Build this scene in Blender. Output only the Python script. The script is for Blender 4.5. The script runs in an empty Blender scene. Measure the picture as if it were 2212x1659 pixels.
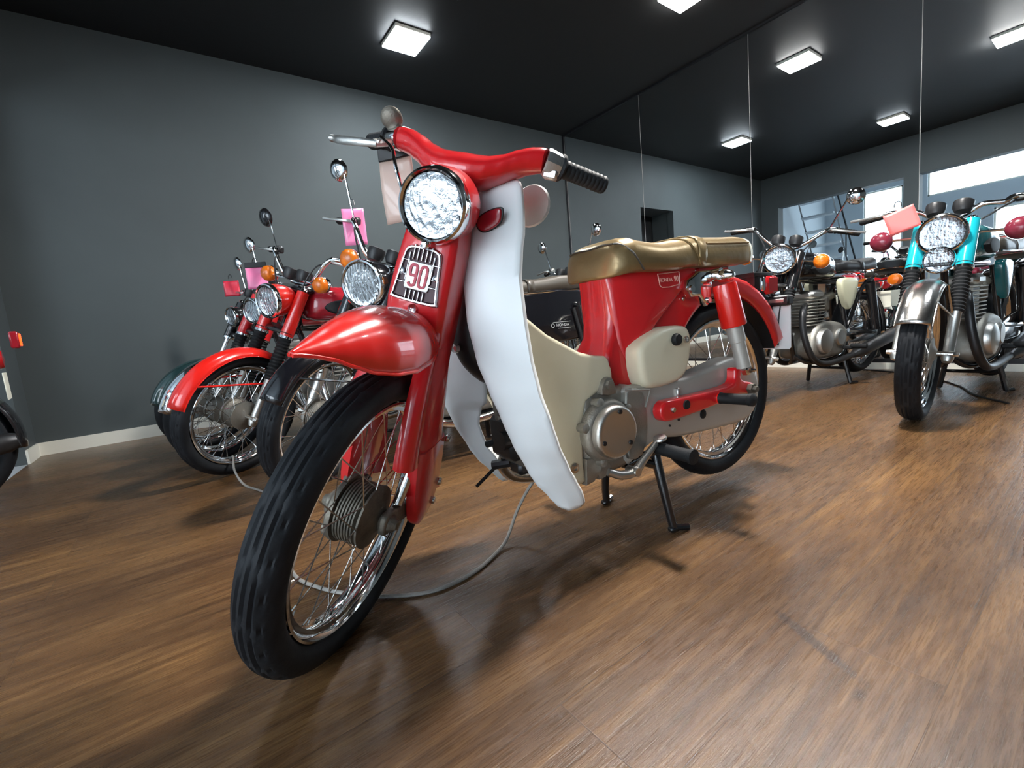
import bpy, math, random
from mathutils import Vector, Matrix
R_ = math.radians
PI = math.pi
random.seed(7)
SC = bpy.context.scene
COL = SC.collection

# ---------------------------------------------------------------- materials
MATS = {}
def mat(name, col=(.5, .5, .5), rough=.5, metal=0., coat=0., spec=.5, trans=0., ior=1.45, emit=None, es=0., bump=None, var=None, alpha=None, coatr=.05):
    if name in MATS: return MATS[name]
    m = bpy.data.materials.new(name); m.use_nodes = True
    nt = m.node_tree; b = nt.nodes['Principled BSDF']
    b.inputs['Base Color'].default_value = (*col, 1); b.inputs['Roughness'].default_value = rough
    b.inputs['Metallic'].default_value = metal; b.inputs['Coat Weight'].default_value = coat
    b.inputs['Coat Roughness'].default_value = coatr
    b.inputs['Specular IOR Level'].default_value = spec
    b.inputs['Transmission Weight'].default_value = trans; b.inputs['IOR'].default_value = ior
    if emit: b.inputs['Emission Color'].default_value = (*emit, 1); b.inputs['Emission Strength'].default_value = es
    tc = nt.nodes.new('ShaderNodeTexCoord')
    if bump:                                   # (scale, strength)
        n = nt.nodes.new('ShaderNodeTexNoise'); n.inputs['Scale'].default_value = bump[0]; n.inputs['Detail'].default_value = 4
        nt.links.new(tc.outputs['Object'], n.inputs['Vector'])
        bp = nt.nodes.new('ShaderNodeBump'); bp.inputs['Strength'].default_value = bump[1]; bp.inputs['Distance'].default_value = .002
        nt.links.new(n.outputs['Fac'], bp.inputs['Height']); nt.links.new(bp.outputs['Normal'], b.inputs['Normal'])
    if var:                                    # (scale, second colour, low, high)
        n = nt.nodes.new('ShaderNodeTexNoise'); n.inputs['Scale'].default_value = var[0]; n.inputs['Detail'].default_value = 5
        nt.links.new(tc.outputs['Object'], n.inputs['Vector'])
        r = nt.nodes.new('ShaderNodeValToRGB')
        r.color_ramp.elements[0].position = var[2]; r.color_ramp.elements[1].position = var[3]
        r.color_ramp.elements[0].color = (*col, 1); r.color_ramp.elements[1].color = (*var[1], 1)
        nt.links.new(n.outputs['Fac'], r.inputs['Fac']); nt.links.new(r.outputs['Color'], b.inputs['Base Color'])
    MATS[name] = m
    return m

def M(n): return MATS[n]
mat('red_paint', (.60, .012, .016), .28, coat=.8, spec=.5)
mat('bright_red_paint', (.68, .014, .009), .25, coat=.8)
mat('white_plastic', (.80, .82, .82), .38, spec=.4)  # on the leg shield, cool daylight cast is put into this white
mat('cream_plastic', (.66, .60, .44), .35, spec=.4)  # yellowed tone; on the tunnel cover it also holds the warm floor bounce
mat('cream_paint', (.62, .60, .42), .3, coat=.5)
mat('chrome', (.86, .87, .88), .07, 1.)
mat('worn_chrome', (.62, .60, .57), .22, 1., bump=(180, .3))
mat('tarnished', (.34, .32, .30), .4, .25, bump=(60, .2))
mat('grille_metal', (.42, .43, .45), .28, 1.)
mat('aluminium', (.55, .54, .51), .38, 1., bump=(220, .25))
mat('cast_grey', (.36, .345, .31), .5, .75, bump=(260, .5), var=(14, (.24, .22, .19), .35, .7))
mat('case_paint', (.42, .40, .36), .42, .35, coat=.15)
mat('dull_cast', (.13, .12, .10), .55, .7, bump=(200, .6), var=(25, (.24, .21, .17), .4, .7))
mat('rubber', (.008, .009, .010), .62, spec=.35, bump=(150, .35))
mat('tyre_rubber', (.006, .007, .009), .6, spec=.28, bump=(90, .3), var=(9, (.014, .016, .019), .4, .75))
mat('black_plastic', (.012, .012, .013), .4)
mat('black_paint', (.008, .008, .009), .22, coat=.7)
mat('gloss_black', (.006, .006, .008), .15, coat=.9)
mat('dark_metal', (.05, .05, .052), .4, .8)
mat('bronze_vinyl', (.33, .235, .11), .33, .5, spec=.6, bump=(45, .5), var=(5, (.22, .15, .07), .35, .7))
mat('brown_vinyl', (.05, .042, .032), .4, .1, spec=.6, bump=(40, .4))
mat('amber_lens', (.85, .20, .01), .15, trans=.35, coat=.6, bump=(260, .6))
mat('red_lens', (.55, .015, .02), .15, trans=.3, coat=.6)
mat('dull_red_lens', (.16, .015, .03), .25, coat=.5)
mat('dark_red_lens', (.33, .01, .02), .2, coat=.6)
mat('dimmed_bowl', (.27, .285, .295), .10, 1., bump=(60, 1.))  # darker copy of one bowl, window reflection dimmed through its colour
mat('bright_bowl', (.90, .91, .92), .10, 1., bump=(60, .8))  # same bowl, brightness of the row's lamps put into its colour
mat('mirror_glass', (.78, .80, .82), .03, 1.)
mat('number_red', (.42, .008, .035), .4)
mat('dark_recess', (.05, .012, .018), .5)
mat('pink_card', (.86, .22, .42), .28, coat=.5, bump=(14, .8))
mat('tan_card', (.56, .40, .33), .3, coat=.4)
mat('red_card', (.62, .03, .06), .35, coat=.3)
mat('coral_card', (.86, .16, .15), .35)
mat('white_card', (.80, .78, .66), .5)
mat('teal_paint', (.01, .36, .42), .22, coat=.8)
mat('dark_teal_paint', (.006, .10, .11), .22, coat=.8)
mat('olive_metal', (.10, .09, .055), .25, .6, coat=.4)
mat('silver_print', (.6, .6, .6), .4, .4)
mat('pink_print', (.75, .38, .32), .5)
mat('steel_rope', (.38, .36, .33), .45, .6, bump=(400, .8))
mat('green_paint', (.02, .05, .05), .2, coat=.8)

def glass_mat(name, flutes):
    m = bpy.data.materials.new(name); m.use_nodes = True; nt = m.node_tree; b = nt.nodes['Principled BSDF']
    b.inputs['Base Color'].default_value = (.96, .98, 1, 1); b.inputs['Roughness'].default_value = .03
    b.inputs['Transmission Weight'].default_value = 1; b.inputs['IOR'].default_value = 1.3
    tc = nt.nodes.new('ShaderNodeTexCoord')
    w = nt.nodes.new('ShaderNodeTexWave'); w.wave_type = 'BANDS'; w.bands_direction = 'Y'; w.inputs['Scale'].default_value = flutes
    w.inputs['Distortion'].default_value = 4; w.inputs['Detail'].default_value = 1
    v = nt.nodes.new('ShaderNodeTexVoronoi'); v.inputs['Scale'].default_value = 45
    ad = nt.nodes.new('ShaderNodeMath'); ad.operation = 'ADD'
    nt.links.new(tc.outputs['Object'], w.inputs['Vector']); nt.links.new(tc.outputs['Object'], v.inputs['Vector'])
    nt.links.new(w.outputs['Fac'], ad.inputs[0]); nt.links.new(v.outputs['Distance'], ad.inputs[1])
    bp = nt.nodes.new('ShaderNodeBump'); bp.inputs['Strength'].default_value = .45; bp.inputs['Distance'].default_value = .0022
    nt.links.new(ad.outputs[0], bp.inputs['Height']); nt.links.new(bp.outputs['Normal'], b.inputs['Normal'])
    MATS[name] = m
glass_mat('lens_glass', 26)

def floor_mat():
    m = bpy.data.materials.new('wood_plank_floor'); m.use_nodes = True; nt = m.node_tree; N = nt.nodes; L = nt.links; b = N['Principled BSDF']
    tc = N.new('ShaderNodeTexCoord')
    br = N.new('ShaderNodeTexBrick'); br.inputs['Scale'].default_value = 1; br.inputs['Brick Width'].default_value = 1.22; br.inputs['Row Height'].default_value = .184
    br.inputs['Mortar Size'].default_value = .0012; br.inputs['Mortar Smooth'].default_value = .3; br.offset = .37; br.offset_frequency = 2
    br.inputs['Color1'].default_value = (0, 0, 0, 1); br.inputs['Color2'].default_value = (1, 1, 1, 1); br.inputs['Mortar'].default_value = (.5, .5, .5, 1)
    mp0 = N.new('ShaderNodeMapping'); mp0.inputs['Location'].default_value = (.36, .04, 0)
    L.new(tc.outputs['Object'], mp0.inputs['Vector']); L.new(mp0.outputs['Vector'], br.inputs['Vector'])
    # per-plank offset
    sc = N.new('ShaderNodeVectorMath'); sc.operation = 'SCALE'; sc.inputs['Scale'].default_value = 7.3; L.new(br.outputs['Color'], sc.inputs[0])
    ad = N.new('ShaderNodeVectorMath'); ad.operation = 'ADD'; L.new(tc.outputs['Object'], ad.inputs[0]); L.new(sc.outputs['Vector'], ad.inputs[1])
    def noise(scale, det, vec, s=(1, 1, 1), rough=.6, dist=0):
        mp = N.new('ShaderNodeMapping'); mp.inputs['Scale'].default_value = s; L.new(vec, mp.inputs['Vector'])
        n = N.new('ShaderNodeTexNoise'); n.inputs['Scale'].default_value = scale; n.inputs['Detail'].default_value = det
        n.inputs['Roughness'].default_value = rough; n.inputs['Distortion'].default_value = dist
        L.new(mp.outputs['Vector'], n.inputs['Vector']); return n.outputs['Fac']
    grain = noise(2.2, 9, ad.outputs['Vector'], (1.2, 22, 1), .68, .6)
    fine = noise(9, 6, ad.outputs['Vector'], (1.5, 40, 1), .7)
    broad = noise(1.6, 3, tc.outputs['Object'], (.8, 2.2, 1), .5)
    r = N.new('ShaderNodeValToRGB'); e = r.color_ramp.elements
    e[0].position = .30; e[0].color = (.032, .016, .008, 1); e[1].position = .74; e[1].color = (.285, .168, .070, 1)
    x = e.new(.50); x.color = (.118, .062, .026, 1)
    mx = N.new('ShaderNodeMath'); mx.operation = 'MULTIPLY_ADD'; mx.inputs[1].default_value = .58; L.new(grain, mx.inputs[0])
    m2 = N.new('ShaderNodeMath'); m2.operation = 'MULTIPLY'; m2.inputs[1].default_value = .42; L.new(fine, m2.inputs[0]); L.new(m2.outputs[0], mx.inputs[2])
    L.new(mx.outputs[0], r.inputs['Fac'])
    # plank to plank tone
    mc = N.new('ShaderNodeMix'); mc.data_type = 'RGBA'; mc.blend_type = 'MULTIPLY'; mc.inputs['Factor'].default_value = 1
    r2 = N.new('ShaderNodeValToRGB'); r2.color_ramp.elements[0].color = (.86, .84, .86, 1); r2.color_ramp.elements[1].color = (1.08, 1.04, .98, 1)
    sx = N.new('ShaderNodeSeparateColor'); L.new(br.outputs['Color'], sx.inputs[0]); L.new(sx.outputs[0], r2.inputs['Fac'])
    L.new(r.outputs['Color'], mc.inputs['A']); L.new(r2.outputs['Color'], mc.inputs['B'])
    # broad worn patches
    r3 = N.new('ShaderNodeValToRGB'); r3.color_ramp.elements[0].position = .35; r3.color_ramp.elements[1].position = .68
    r3.color_ramp.elements[0].color = (.66, .64, .66, 1); r3.color_ramp.elements[1].color = (1.16, 1.12, 1.0, 1); L.new(broad, r3.inputs['Fac'])
    mc2 = N.new('ShaderNodeMix'); mc2.data_type = 'RGBA'; mc2.blend_type = 'MULTIPLY'; mc2.inputs['Factor'].default_value = 1
    L.new(mc.outputs['Result'], mc2.inputs['A']); L.new(r3.outputs['Color'], mc2.inputs['B'])
    # knots
    mpk = N.new('ShaderNodeMapping'); mpk.inputs['Scale'].default_value = (1.7, 3.4, 1); L.new(tc.outputs['Object'], mpk.inputs['Vector'])
    vo = N.new('ShaderNodeTexVoronoi'); vo.inputs['Scale'].default_value = 1.5; L.new(mpk.outputs['Vector'], vo.inputs['Vector'])
    rk = N.new('ShaderNodeValToRGB'); rk.color_ramp.elements[0].position = .012; rk.color_ramp.elements[1].position = .055
    rk.color_ramp.elements[0].color = (.32, .27, .25, 1); rk.color_ramp.elements[1].color = (1, 1, 1, 1); L.new(vo.outputs['Distance'], rk.inputs['Fac'])
    mc3 = N.new('ShaderNodeMix'); mc3.data_type = 'RGBA'; mc3.blend_type = 'MULTIPLY'; mc3.inputs['Factor'].default_value = 1
    L.new(mc2.outputs['Result'], mc3.inputs['A']); L.new(rk.outputs['Color'], mc3.inputs['B'])
    # dark seams
    mc4 = N.new('ShaderNodeMix'); mc4.data_type = 'RGBA'; mc4.inputs['B'].default_value = (.03, .017, .01, 1)
    sm = N.new('ShaderNodeMath'); sm.operation = 'MULTIPLY'; sm.inputs[1].default_value = .45; L.new(br.outputs['Fac'], sm.inputs[0])
    L.new(sm.outputs[0], mc4.inputs['Factor']); L.new(mc3.outputs['Result'], mc4.inputs['A'])
    prev = mc4.outputs['Result']
    for (cx, cy, ang, la, lb, colr, st) in ((.83, .315, -2.05, .105, .014, (.025, .012, .007, 1), .75), (-.02, .70, .35, .022, .0045, (.55, .50, .42, 1), .7)):
        mq = N.new('ShaderNodeMapping'); mq.vector_type = 'TEXTURE'; mq.inputs['Location'].default_value = (cx, cy, 0); mq.inputs['Rotation'].default_value = (0, 0, ang); mq.inputs['Scale'].default_value = (la, lb, 10)
        L.new(tc.outputs['Object'], mq.inputs['Vector'])
        ln = N.new('ShaderNodeVectorMath'); ln.operation = 'LENGTH'; L.new(mq.outputs['Vector'], ln.inputs[0])
        nn = N.new('ShaderNodeMath'); nn.operation = 'MULTIPLY_ADD'; nn.inputs[1].default_value = 1.4; L.new(fine, nn.inputs[0]); L.new(ln.outputs['Value'], nn.inputs[2])
        mr = N.new('ShaderNodeMapRange'); mr.inputs['From Min'].default_value = 1.3; mr.inputs['From Max'].default_value = 1.75; mr.inputs['To Min'].default_value = st; mr.inputs['To Max'].default_value = 0; L.new(nn.outputs[0], mr.inputs['Value'])
        q = N.new('ShaderNodeMix'); q.data_type = 'RGBA'; q.inputs['B'].default_value = colr; L.new(mr.outputs[0], q.inputs['Factor']); L.new(prev, q.inputs['A']); prev = q.outputs['Result']
    L.new(prev, b.inputs['Base Color'])
    rr = N.new('ShaderNodeMapRange'); rr.inputs['To Min'].default_value = .14; rr.inputs['To Max'].default_value = .42; L.new(fine, rr.inputs['Value'])
    L.new(rr.outputs[0], b.inputs['Roughness']); b.inputs['Specular IOR Level'].default_value = .45
    bm = N.new('ShaderNodeMath'); bm.operation = 'SUBTRACT'; L.new(mx.outputs[0], bm.inputs[0])
    bs = N.new('ShaderNodeMath'); bs.operation = 'MULTIPLY'; bs.inputs[1].default_value = 1.5; L.new(br.outputs['Fac'], bs.inputs[0]); L.new(bs.outputs[0], bm.inputs[1])
    bp = N.new('ShaderNodeBump'); bp.inputs['Strength'].default_value = .35; bp.inputs['Distance'].default_value = .004
    L.new(bm.outputs[0], bp.inputs['Height']); L.new(bp.outputs['Normal'], b.inputs['Normal'])
    MATS['floor'] = m
floor_mat()
mat('wall_grey', (.073, .086, .089), .6, spec=.35, bump=(60, .15), var=(1.3, (.064, .075, .078), .4, .7))
mat('ceiling_dark', (.013, .014, .015), .55, spec=.5, bump=(40, .2))
mat('light_wall', (.50, .56, .60), .7)
mat('white_trim', (.72, .70, .62), .5)
mat('black_rail', (.012, .012, .014), .35)
mat('door_dark', (.008, .009, .010), .5)
mat('tile_grey', (.42, .44, .46), .35)
mat('mirror_wall', (.80, .84, .86), .0, 1.)
for k_, e_ in enumerate((95, 80, 30, 480, 80)): mat('lamp_panel_%d' % k_, (1, 1, 1), .5, emit=(1.0, .97, .93) if k_ in (3, 1) else (.86, .94, 1.0), es=e_)
mat('sky_glow', (1, 1, 1), .5, emit=(.77, .89, 1.0), es=4.8)
mat('clear_glass', (1, 1, 1), .0, trans=1, ior=1.02)
mat('lit_tail', (.8, .03, .01), .3, emit=(1, .07, .01), es=2.2)
mat('steel_dark', (.03, .033, .036), .4, .6)
mat('blue_box', (.01, .16, .24), .5)

# ---------------------------------------------------------------- geometry builder
def cr_path(pts, n=8, closed=False):
    P = [Vector(p) for p in pts]; out = []; k = len(P)
    for i in range(k if closed else k - 1):
        p0 = P[(i - 1) % k] if (closed or i > 0) else P[0] * 2 - P[1]
        p1 = P[i]; p2 = P[(i + 1) % k]
        p3 = P[(i + 2) % k] if (closed or i + 2 < k) else P[-1] * 2 - P[-2]
        for j in range(n):
            t = j / n
            out.append(.5 * ((2 * p1) + (-p0 + p2) * t + (2 * p0 - 5 * p1 + 4 * p2 - p3) * t * t + (-p0 + 3 * p1 - 3 * p2 + p3) * t ** 3))
    if not closed: out.append(P[-1].copy())
    return out

def interp(tab, x):
    if x <= tab[0][0]: return tab[0][1:]
    for a, b in zip(tab, tab[1:]):
        if x <= b[0]:
            f = (x - a[0]) / (b[0] - a[0]); f = f * f * (3 - 2 * f) * .35 + f * .65
            return tuple(p + (q - p) * f for p, q in zip(a[1:], b[1:]))
    return tab[-1][1:]

class G:
    def __init__(s): s.v = []; s.f = []
    def add(s, vs, fs):
        o = len(s.v); s.v += [Vector(v) for v in vs]; s.f += [tuple(i + o for i in f) for f in fs]; return s
    def box(s, c, d, rot=None, taper=1., bev=0.):
        c = Vector(c); hx, hy, hz = d[0] / 2, d[1] / 2, d[2] / 2
        b = min(bev, hx * .9, hy * .9, hz * .9)
        if b <= 0:
            vs = [Vector((x * hx * (taper if z > 0 else 1), y * hy * (taper if z > 0 else 1), z * hz)) for x in (-1, 1) for y in (-1, 1) for z in (-1, 1)]
            fs = [(0, 1, 3, 2), (4, 6, 7, 5), (0, 4, 5, 1), (2, 3, 7, 6), (0, 2, 6, 4), (1, 5, 7, 3)]
        else:
            # chamfered box: 24 verts
            vs = []; idx = {}
            for x in (-1, 1):
                for y in (-1, 1):
                    for z in (-1, 1):
                        for a in range(3):
                            p = [x * hx, y * hy, z * hz]
                            for k in range(3):
                                if k != a: p[k] -= (x, y, z)[k] * b
                            idx[(x, y, z, a)] = len(vs); vs.append(Vector(p))
            fs = []
            for a in range(3):
                o = [k for k in range(3) if k != a]
                for sg in (-1, 1):
                    q = []
                    for (i, j) in ((-1, -1), (1, -1), (1, 1), (-1, 1)):
                        t = [0, 0, 0]; t[a] = sg; t[o[0]] = i; t[o[1]] = j; q.append(idx[(*t, a)])
                    fs.append(tuple(q))
                for i in (-1, 1):
                    for j in (-1, 1):
                        t1 = [0, 0, 0]; t1[o[0]] = i; t1[o[1]] = j; q = []
                        for sg, ax in ((-1, o[0]), (1, o[0]), (1, o[1]), (-1, o[1])):
                            t = list(t1); t[a] = sg; q.append(idx[(*t, ax)])
                        fs.append(tuple(q))
            for x in (-1, 1):
                for y in (-1, 1):
                    for z in (-1, 1): fs.append(tuple(idx[(x, y, z, a)] for a in range(3)))
        if rot is not None:
            Rm = rot if isinstance(rot, Matrix) else Matrix.Rotation(rot, 3, 'Z')
            vs = [Rm @ v for v in vs]
        return s.add([v + c for v in vs], fs)
    def rings(s, rs, closed=True, cap0=True, cap1=True, loop=False):
        n = len(rs[0]); vs = [p for r in rs for p in r]; fs = []
        m = len(rs)
        for i in range(m if loop else m - 1):
            for j in range(n if closed else n - 1):
                a = i * n + j; b = i * n + (j + 1) % n; i2 = (i + 1) % m
                fs.append((a, b, i2 * n + (j + 1) % n, i2 * n + j))
        if closed and not loop:
            if cap0: fs.append(tuple(range(n))[::-1])
            if cap1: fs.append(tuple((m - 1) * n + j for j in range(n)))
        return s.add(vs, fs)
    def tube(s, pts, r=.01, n=10, smooth=0, caps=True, flat=1.):
        P = [Vector(p) for p in pts]
        rr = r if isinstance(r, (list, tuple)) else [r] * len(P)
        if smooth:
            Q = cr_path(P, smooth); R2 = []
            for i in range(len(Q)):
                u = i / smooth; k = min(int(u), len(rr) - 2) if len(rr) > 1 else 0
                R2.append(rr[k] + (rr[k + 1] - rr[k]) * (u - k)); 
            P = Q; rr = R2
        up = None; rs = []
        for i, p in enumerate(P):
            t = (P[min(i + 1, len(P) - 1)] - P[max(i - 1, 0)])
            if t.length < 1e-9: t = Vector((0, 0, 1))
            t.normalize()
            if up is None:
                up = Vector((0, 0, 1)) if abs(t.z) < .9 else Vector((0, 1, 0))
            up = (up - t * up.dot(t)).normalized(); sd = t.cross(up)
            rs.append([p + (sd * math.cos(a) * flat + up * math.sin(a)) * rr[i] for a in (2 * PI * k / n for k in range(n))])
        return s.rings(rs, cap0=caps, cap1=caps)
    def lathe(s, prof, c=(0, 0, 0), axis=(0, 1, 0), n=32, a0=0, a1=2 * PI, loop=False, caps=(True, True)):
        """prof: (radius, height along axis); loop closes the profile on itself"""
        c = Vector(c); ax = Vector(axis).normalized()
        u = ax.orthogonal().normalized() if abs(ax.y) < .99 else Vector((1, 0, 0)); w = ax.cross(u)
        full = abs(a1 - a0 - 2 * PI) < 1e-6
        cnt = n if full else n + 1
        rs = []
        for r, h in prof:
            rs.append([c + ax * h + (u * math.cos(a) + w * math.sin(a)) * r for a in (a0 + (a1 - a0) * k / n for k in range(cnt))])
        s.rings(rs, closed=full, cap0=False, cap1=False, loop=loop)
        if full and not loop:
            o = len(s.v) - len(rs) * cnt
            if prof[0][0] > 1e-6 and caps[0]: s.f.append(tuple(o + j for j in range(cnt))[::-1])
            if prof[-1][0] > 1e-6 and caps[1]: s.f.append(tuple(o + (len(rs) - 1) * cnt + j for j in range(cnt)))
        return s
    def plate(s, poly, y0, y1, bev=.004, steps=3, fn=None, both=False, smooth=0, dome=0.):
        """outline in (x,z) extruded from y0 to y1, outer edge at y1 rounded"""
        P = [Vector((a, b)) for a, b in poly]
        if smooth: P = [Vector((p.x, p.y)) for p in cr_path([(a, b, 0) for a, b in poly], smooth, True)]
        k = len(P); ar = sum(P[i].x * P[(i + 1) % k].y - P[(i + 1) % k].x * P[i].y for i in range(k))
        if ar < 0: P.reverse()
        nr = []
        for i in range(k):
            e1 = (P[i] - P[i - 1]); e2 = (P[(i + 1) % k] - P[i])
            e1 = e1.normalized() if e1.length > 1e-9 else e2.normalized(); e2 = e2.normalized() if e2.length > 1e-9 else e1
            n1 = Vector((e1.y, -e1.x)); n2 = Vector((e2.y, -e2.x)); b = (n1 + n2)
            b = b.normalized() if b.length > 1e-6 else n1
            nr.append(b / max(.6, b.dot(n1)))
        sg = 1 if y1 > y0 else -1
        lv = []
        def prof(base, sgn):
            out = []
            for q in range(steps + 1):
                a = PI / 2 * q / steps
                out.append((bev * (1 - math.cos(a)), base - sgn * bev * (1 - math.sin(a))))
            return out
        if both: lv += [(d, y) for d, y in prof(y0, -sg)][::-1]
        else: lv.append((0, y0))
        lv += prof(y1, sg)
        rs = [[Vector(((P[i] - nr[i] * d).x, y, (P[i] - nr[i] * d).y)) for i in range(k)] for d, y in lv]
        if dome:
            c = Vector((sum(p.x for p in P) / k, sum(p.y for p in P) / k))
            base = rs[-1]
            for f, h in ((.82, .45), (.55, .8), (.25, .97)):
                rs.append([Vector((c.x + (p.x - c.x) * f, y1 + sg * dome * h, c.y + (p.z - c.y) * f)) for p in base])
        if fn: rs = [[Vector(fn(p)) for p in r] for r in rs]
        return s.rings(rs)
    def xf(s, m):
        s.v = [m @ v for v in s.v]; return s
    def obj(s, name, material, parent=None, m=None, angle=38, solid=0., smooth=True):
        me = bpy.data.meshes.new(name)
        vs = [m @ v for v in s.v] if m is not None else s.v
        me.from_pydata([tuple(v) for v in vs], [], s.f)
        me.validate(); me.update()
        import bmesh
        bm = bmesh.new(); bm.from_mesh(me); bmesh.ops.remove_doubles(bm, verts=bm.verts, dist=1e-6)
        bmesh.ops.recalc_face_normals(bm, faces=bm.faces); bm.to_mesh(me); bm.free()
        if smooth:
            me.shade_smooth()
            try: me.set_sharp_from_angle(angle=R_(angle))
            except Exception: pass
        me.materials.append(M(material) if isinstance(material, str) else material)
        o = bpy.data.objects.new(name, me); COL.objects.link(o)
        if parent is not None: o.parent = parent
        if solid:
            md = o.modifiers.new('thickness', 'SOLIDIFY'); md.thickness = solid; md.offset = 0
        return o

def tag(o, label=None, cat=None, group=None, kind=None):
    if label: o['label'] = label
    if cat: o['category'] = cat
    if group: o['group'] = group
    if kind: o['kind'] = kind
    return o
def struct(g, name, material, label=None, **k):
    o = g.obj(name, material, **k); o['kind'] = 'structure'
    if label: o['label'] = label
    return o
def empty(name, loc, rz, label, cat, group=None):
    o = bpy.data.objects.new(name, None); COL.objects.link(o); o.location = loc; o.rotation_euler = (0, 0, rz)
    o.empty_display_size = .1
    return tag(o, label, cat, group)

_txt = {}
def text_geo(body, size, depth, fn, bold=0.):
    """flat lettering turned to mesh; fn maps (x,y,z)"""
    key = (body, round(bold, 4))
    if key not in _txt:
        cu = bpy.data.curves.new('t', 'FONT'); cu.body = body; cu.size = 1; cu.extrude = .5; cu.align_x = 'CENTER'; cu.align_y = 'CENTER'; cu.offset = bold; cu.resolution_u = 4
        o = bpy.data.objects.new('t', cu); COL.objects.link(o)
        dg = bpy.context.evaluated_depsgraph_get(); me = bpy.data.meshes.new_from_object(o.evaluated_get(dg))
        _txt[key] = ([v.co.copy() for v in me.vertices], [tuple(p.vertices) for p in me.polygons])
        bpy.data.objects.remove(o); bpy.data.curves.remove(cu); bpy.data.meshes.remove(me)
    vs, fs = _txt[key]
    g = G(); g.add([fn(Vector((v.x * size, v.y * size, v.z * depth))) for v in vs], fs); return g

# ---------------------------------------------------------------- the room
H = 2.915; YW = 4.466; XM = 4.392; XW = -.837; YS = -3.2; XB = -4.25
def wall_box(name, m, x0, x1, y0, y1, z0, z1, label=None):
    return struct(G().box(((x0 + x1) / 2, (y0 + y1) / 2, (z0 + z1) / 2), (x1 - x0, y1 - y0, z1 - z0)), name, m, label, smooth=False)
wall_box('floor', 'floor', XW, XM + .12, YS, YW + .12, -.06, 0, 'worn brown wood-plank floor')
wall_box('floor_back', 'tile_grey', XB, XW, YS, YW + .12, -.06, 0, 'pale grey tiled floor of the next room')
wall_box('ceiling', 'ceiling_dark', XW - .3, XM + .12, YS, YW + .12, H, H + .08, 'flat near-black ceiling')
# long grey wall with a dark doorway (behind the scooter's headlight)
dx0, dx1, dz = 2.09, 2.90, 2.15
g = G()
g.box(((XW - .1 + dx0) / 2, YW + .06, H / 2), (dx0 - XW + .1, .12, H))
g.box(((dx1 + XM + .12) / 2, YW + .06, H / 2), (XM + .12 - dx1, .12, H))
g.box(((dx0 + dx1) / 2, YW + .06, (dz + H) / 2), (dx1 - dx0, .12, H - dz))
struct(g, 'wall_long', 'wall_grey', 'long matt blue-grey wall', smooth=False)
d = struct(G().box(((dx0 + dx1) / 2, YW + .42, dz / 2), (dx1 - dx0 + .4, .04, dz + .5)), 'door_1', 'door_dark', 'dark open doorway in the long wall', smooth=False)
g = G(); g.box((dx0 - .02, YW + .30, dz / 2), (.04, .38, dz)).box((dx1 + .02, YW + .30, dz / 2), (.04, .38, dz)).box(((dx0 + dx1) / 2, YW + .30, dz + .02), (dx1 - dx0 + .08, .38, .04))
g.obj('door_lining', 'wall_grey', d, smooth=False)
# pale skirting along the long wall
g = G(); g.box(((XW + dx0) / 2, YW - .006, .045), (dx0 - XW, .012, .09)).box(((dx1 + XM) / 2, YW - .006, .045), (XM - dx1, .012, .09))
struct(g, 'baseboard_long', 'white_trim', 'narrow off-white skirting board', smooth=False)
# end wall behind the mirrors
wall_box('wall_mirror', 'wall_grey', XM + .012, XM + .12, YS, YW, 0, H)
wall_box('baseboard_mirror', 'white_trim', XM - .022, XM + .012, YS, YW, 0, .049, 'off-white plinth board under the mirrors')
wall_box('trim_1', 'black_rail', XM - .016, XM + .012, YS, YW, .049, .078, 'black rail along the foot of the mirrors')
g = G(); g.box((XM - .006, YW - .008, (H + .08) / 2), (.02, .016, H - .08)).box((XM - .004, (YS + YW) / 2, H - .008), (.02, YW - YS, .016))
struct(g, 'trim_2', 'black_rail', 'dark joint where mirrors meet wall and ceiling', smooth=False)
# tall mirror panels
PW = 1.1622
ML = ['tall frameless wall mirror panel meeting the grey wall', 'tall frameless mirror panel, second from the grey wall',
      'tall frameless mirror panel behind the bike with the cream side cover', 'tall frameless mirror panel behind the teal bike, nearest the right edge']
for k in range(4):
    y1 = YW - .018 - k * PW; y0 = y1 - PW + .004
    w = y1 - y0; c = ((XM + .004), (y0 + y1) / 2, (.078 + H - .018) / 2); hh = H - .018 - .078
    root = empty('mirror_panel', (XM, c[1], .078), 0, ML[k], 'mirror', 'mirror panels on the end wall')
    G().box((.005, 0, hh / 2), (.008, w, hh)).obj('mirror_glass', 'mirror_wall', root, smooth=False)
    G().box((.002, w / 2 - .001, hh / 2), (.005, .0018, hh)).obj('edge_bevel', 'tarnished', root, smooth=False)
# wall on the near-left side: short return, beam and pillar with wide openings into the next room
g = G(); g.box((XW - .1, (4.16 + YW + .06) / 2, H / 2), (.2, YW + .06 - 4.16, H))
g.box((XW - .1, (YS + 4.16) / 2, (2.33 + H) / 2), (.2, 4.16 - YS, H - 2.33))
g.box((XW - .1, 2.20, 2.33 / 2), (.2, .19, 2.33))
g.box((XW - .1, YS + .3, 2.33 / 2), (.2, .6, 2.33))
struct(g, 'wall_left', 'wall_grey', 'grey beam and pillars of the wide opening', smooth=False)
wall_box('baseboard_left', 'white_trim', XW, XW + .012, 4.16, YW, 0, .09)
wall_box('wall_south', 'wall_grey', XW - .2, XM + .12, YS - .1, YS, 0, H)
# the next room seen in the mirrors
HB = 3.2
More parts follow.
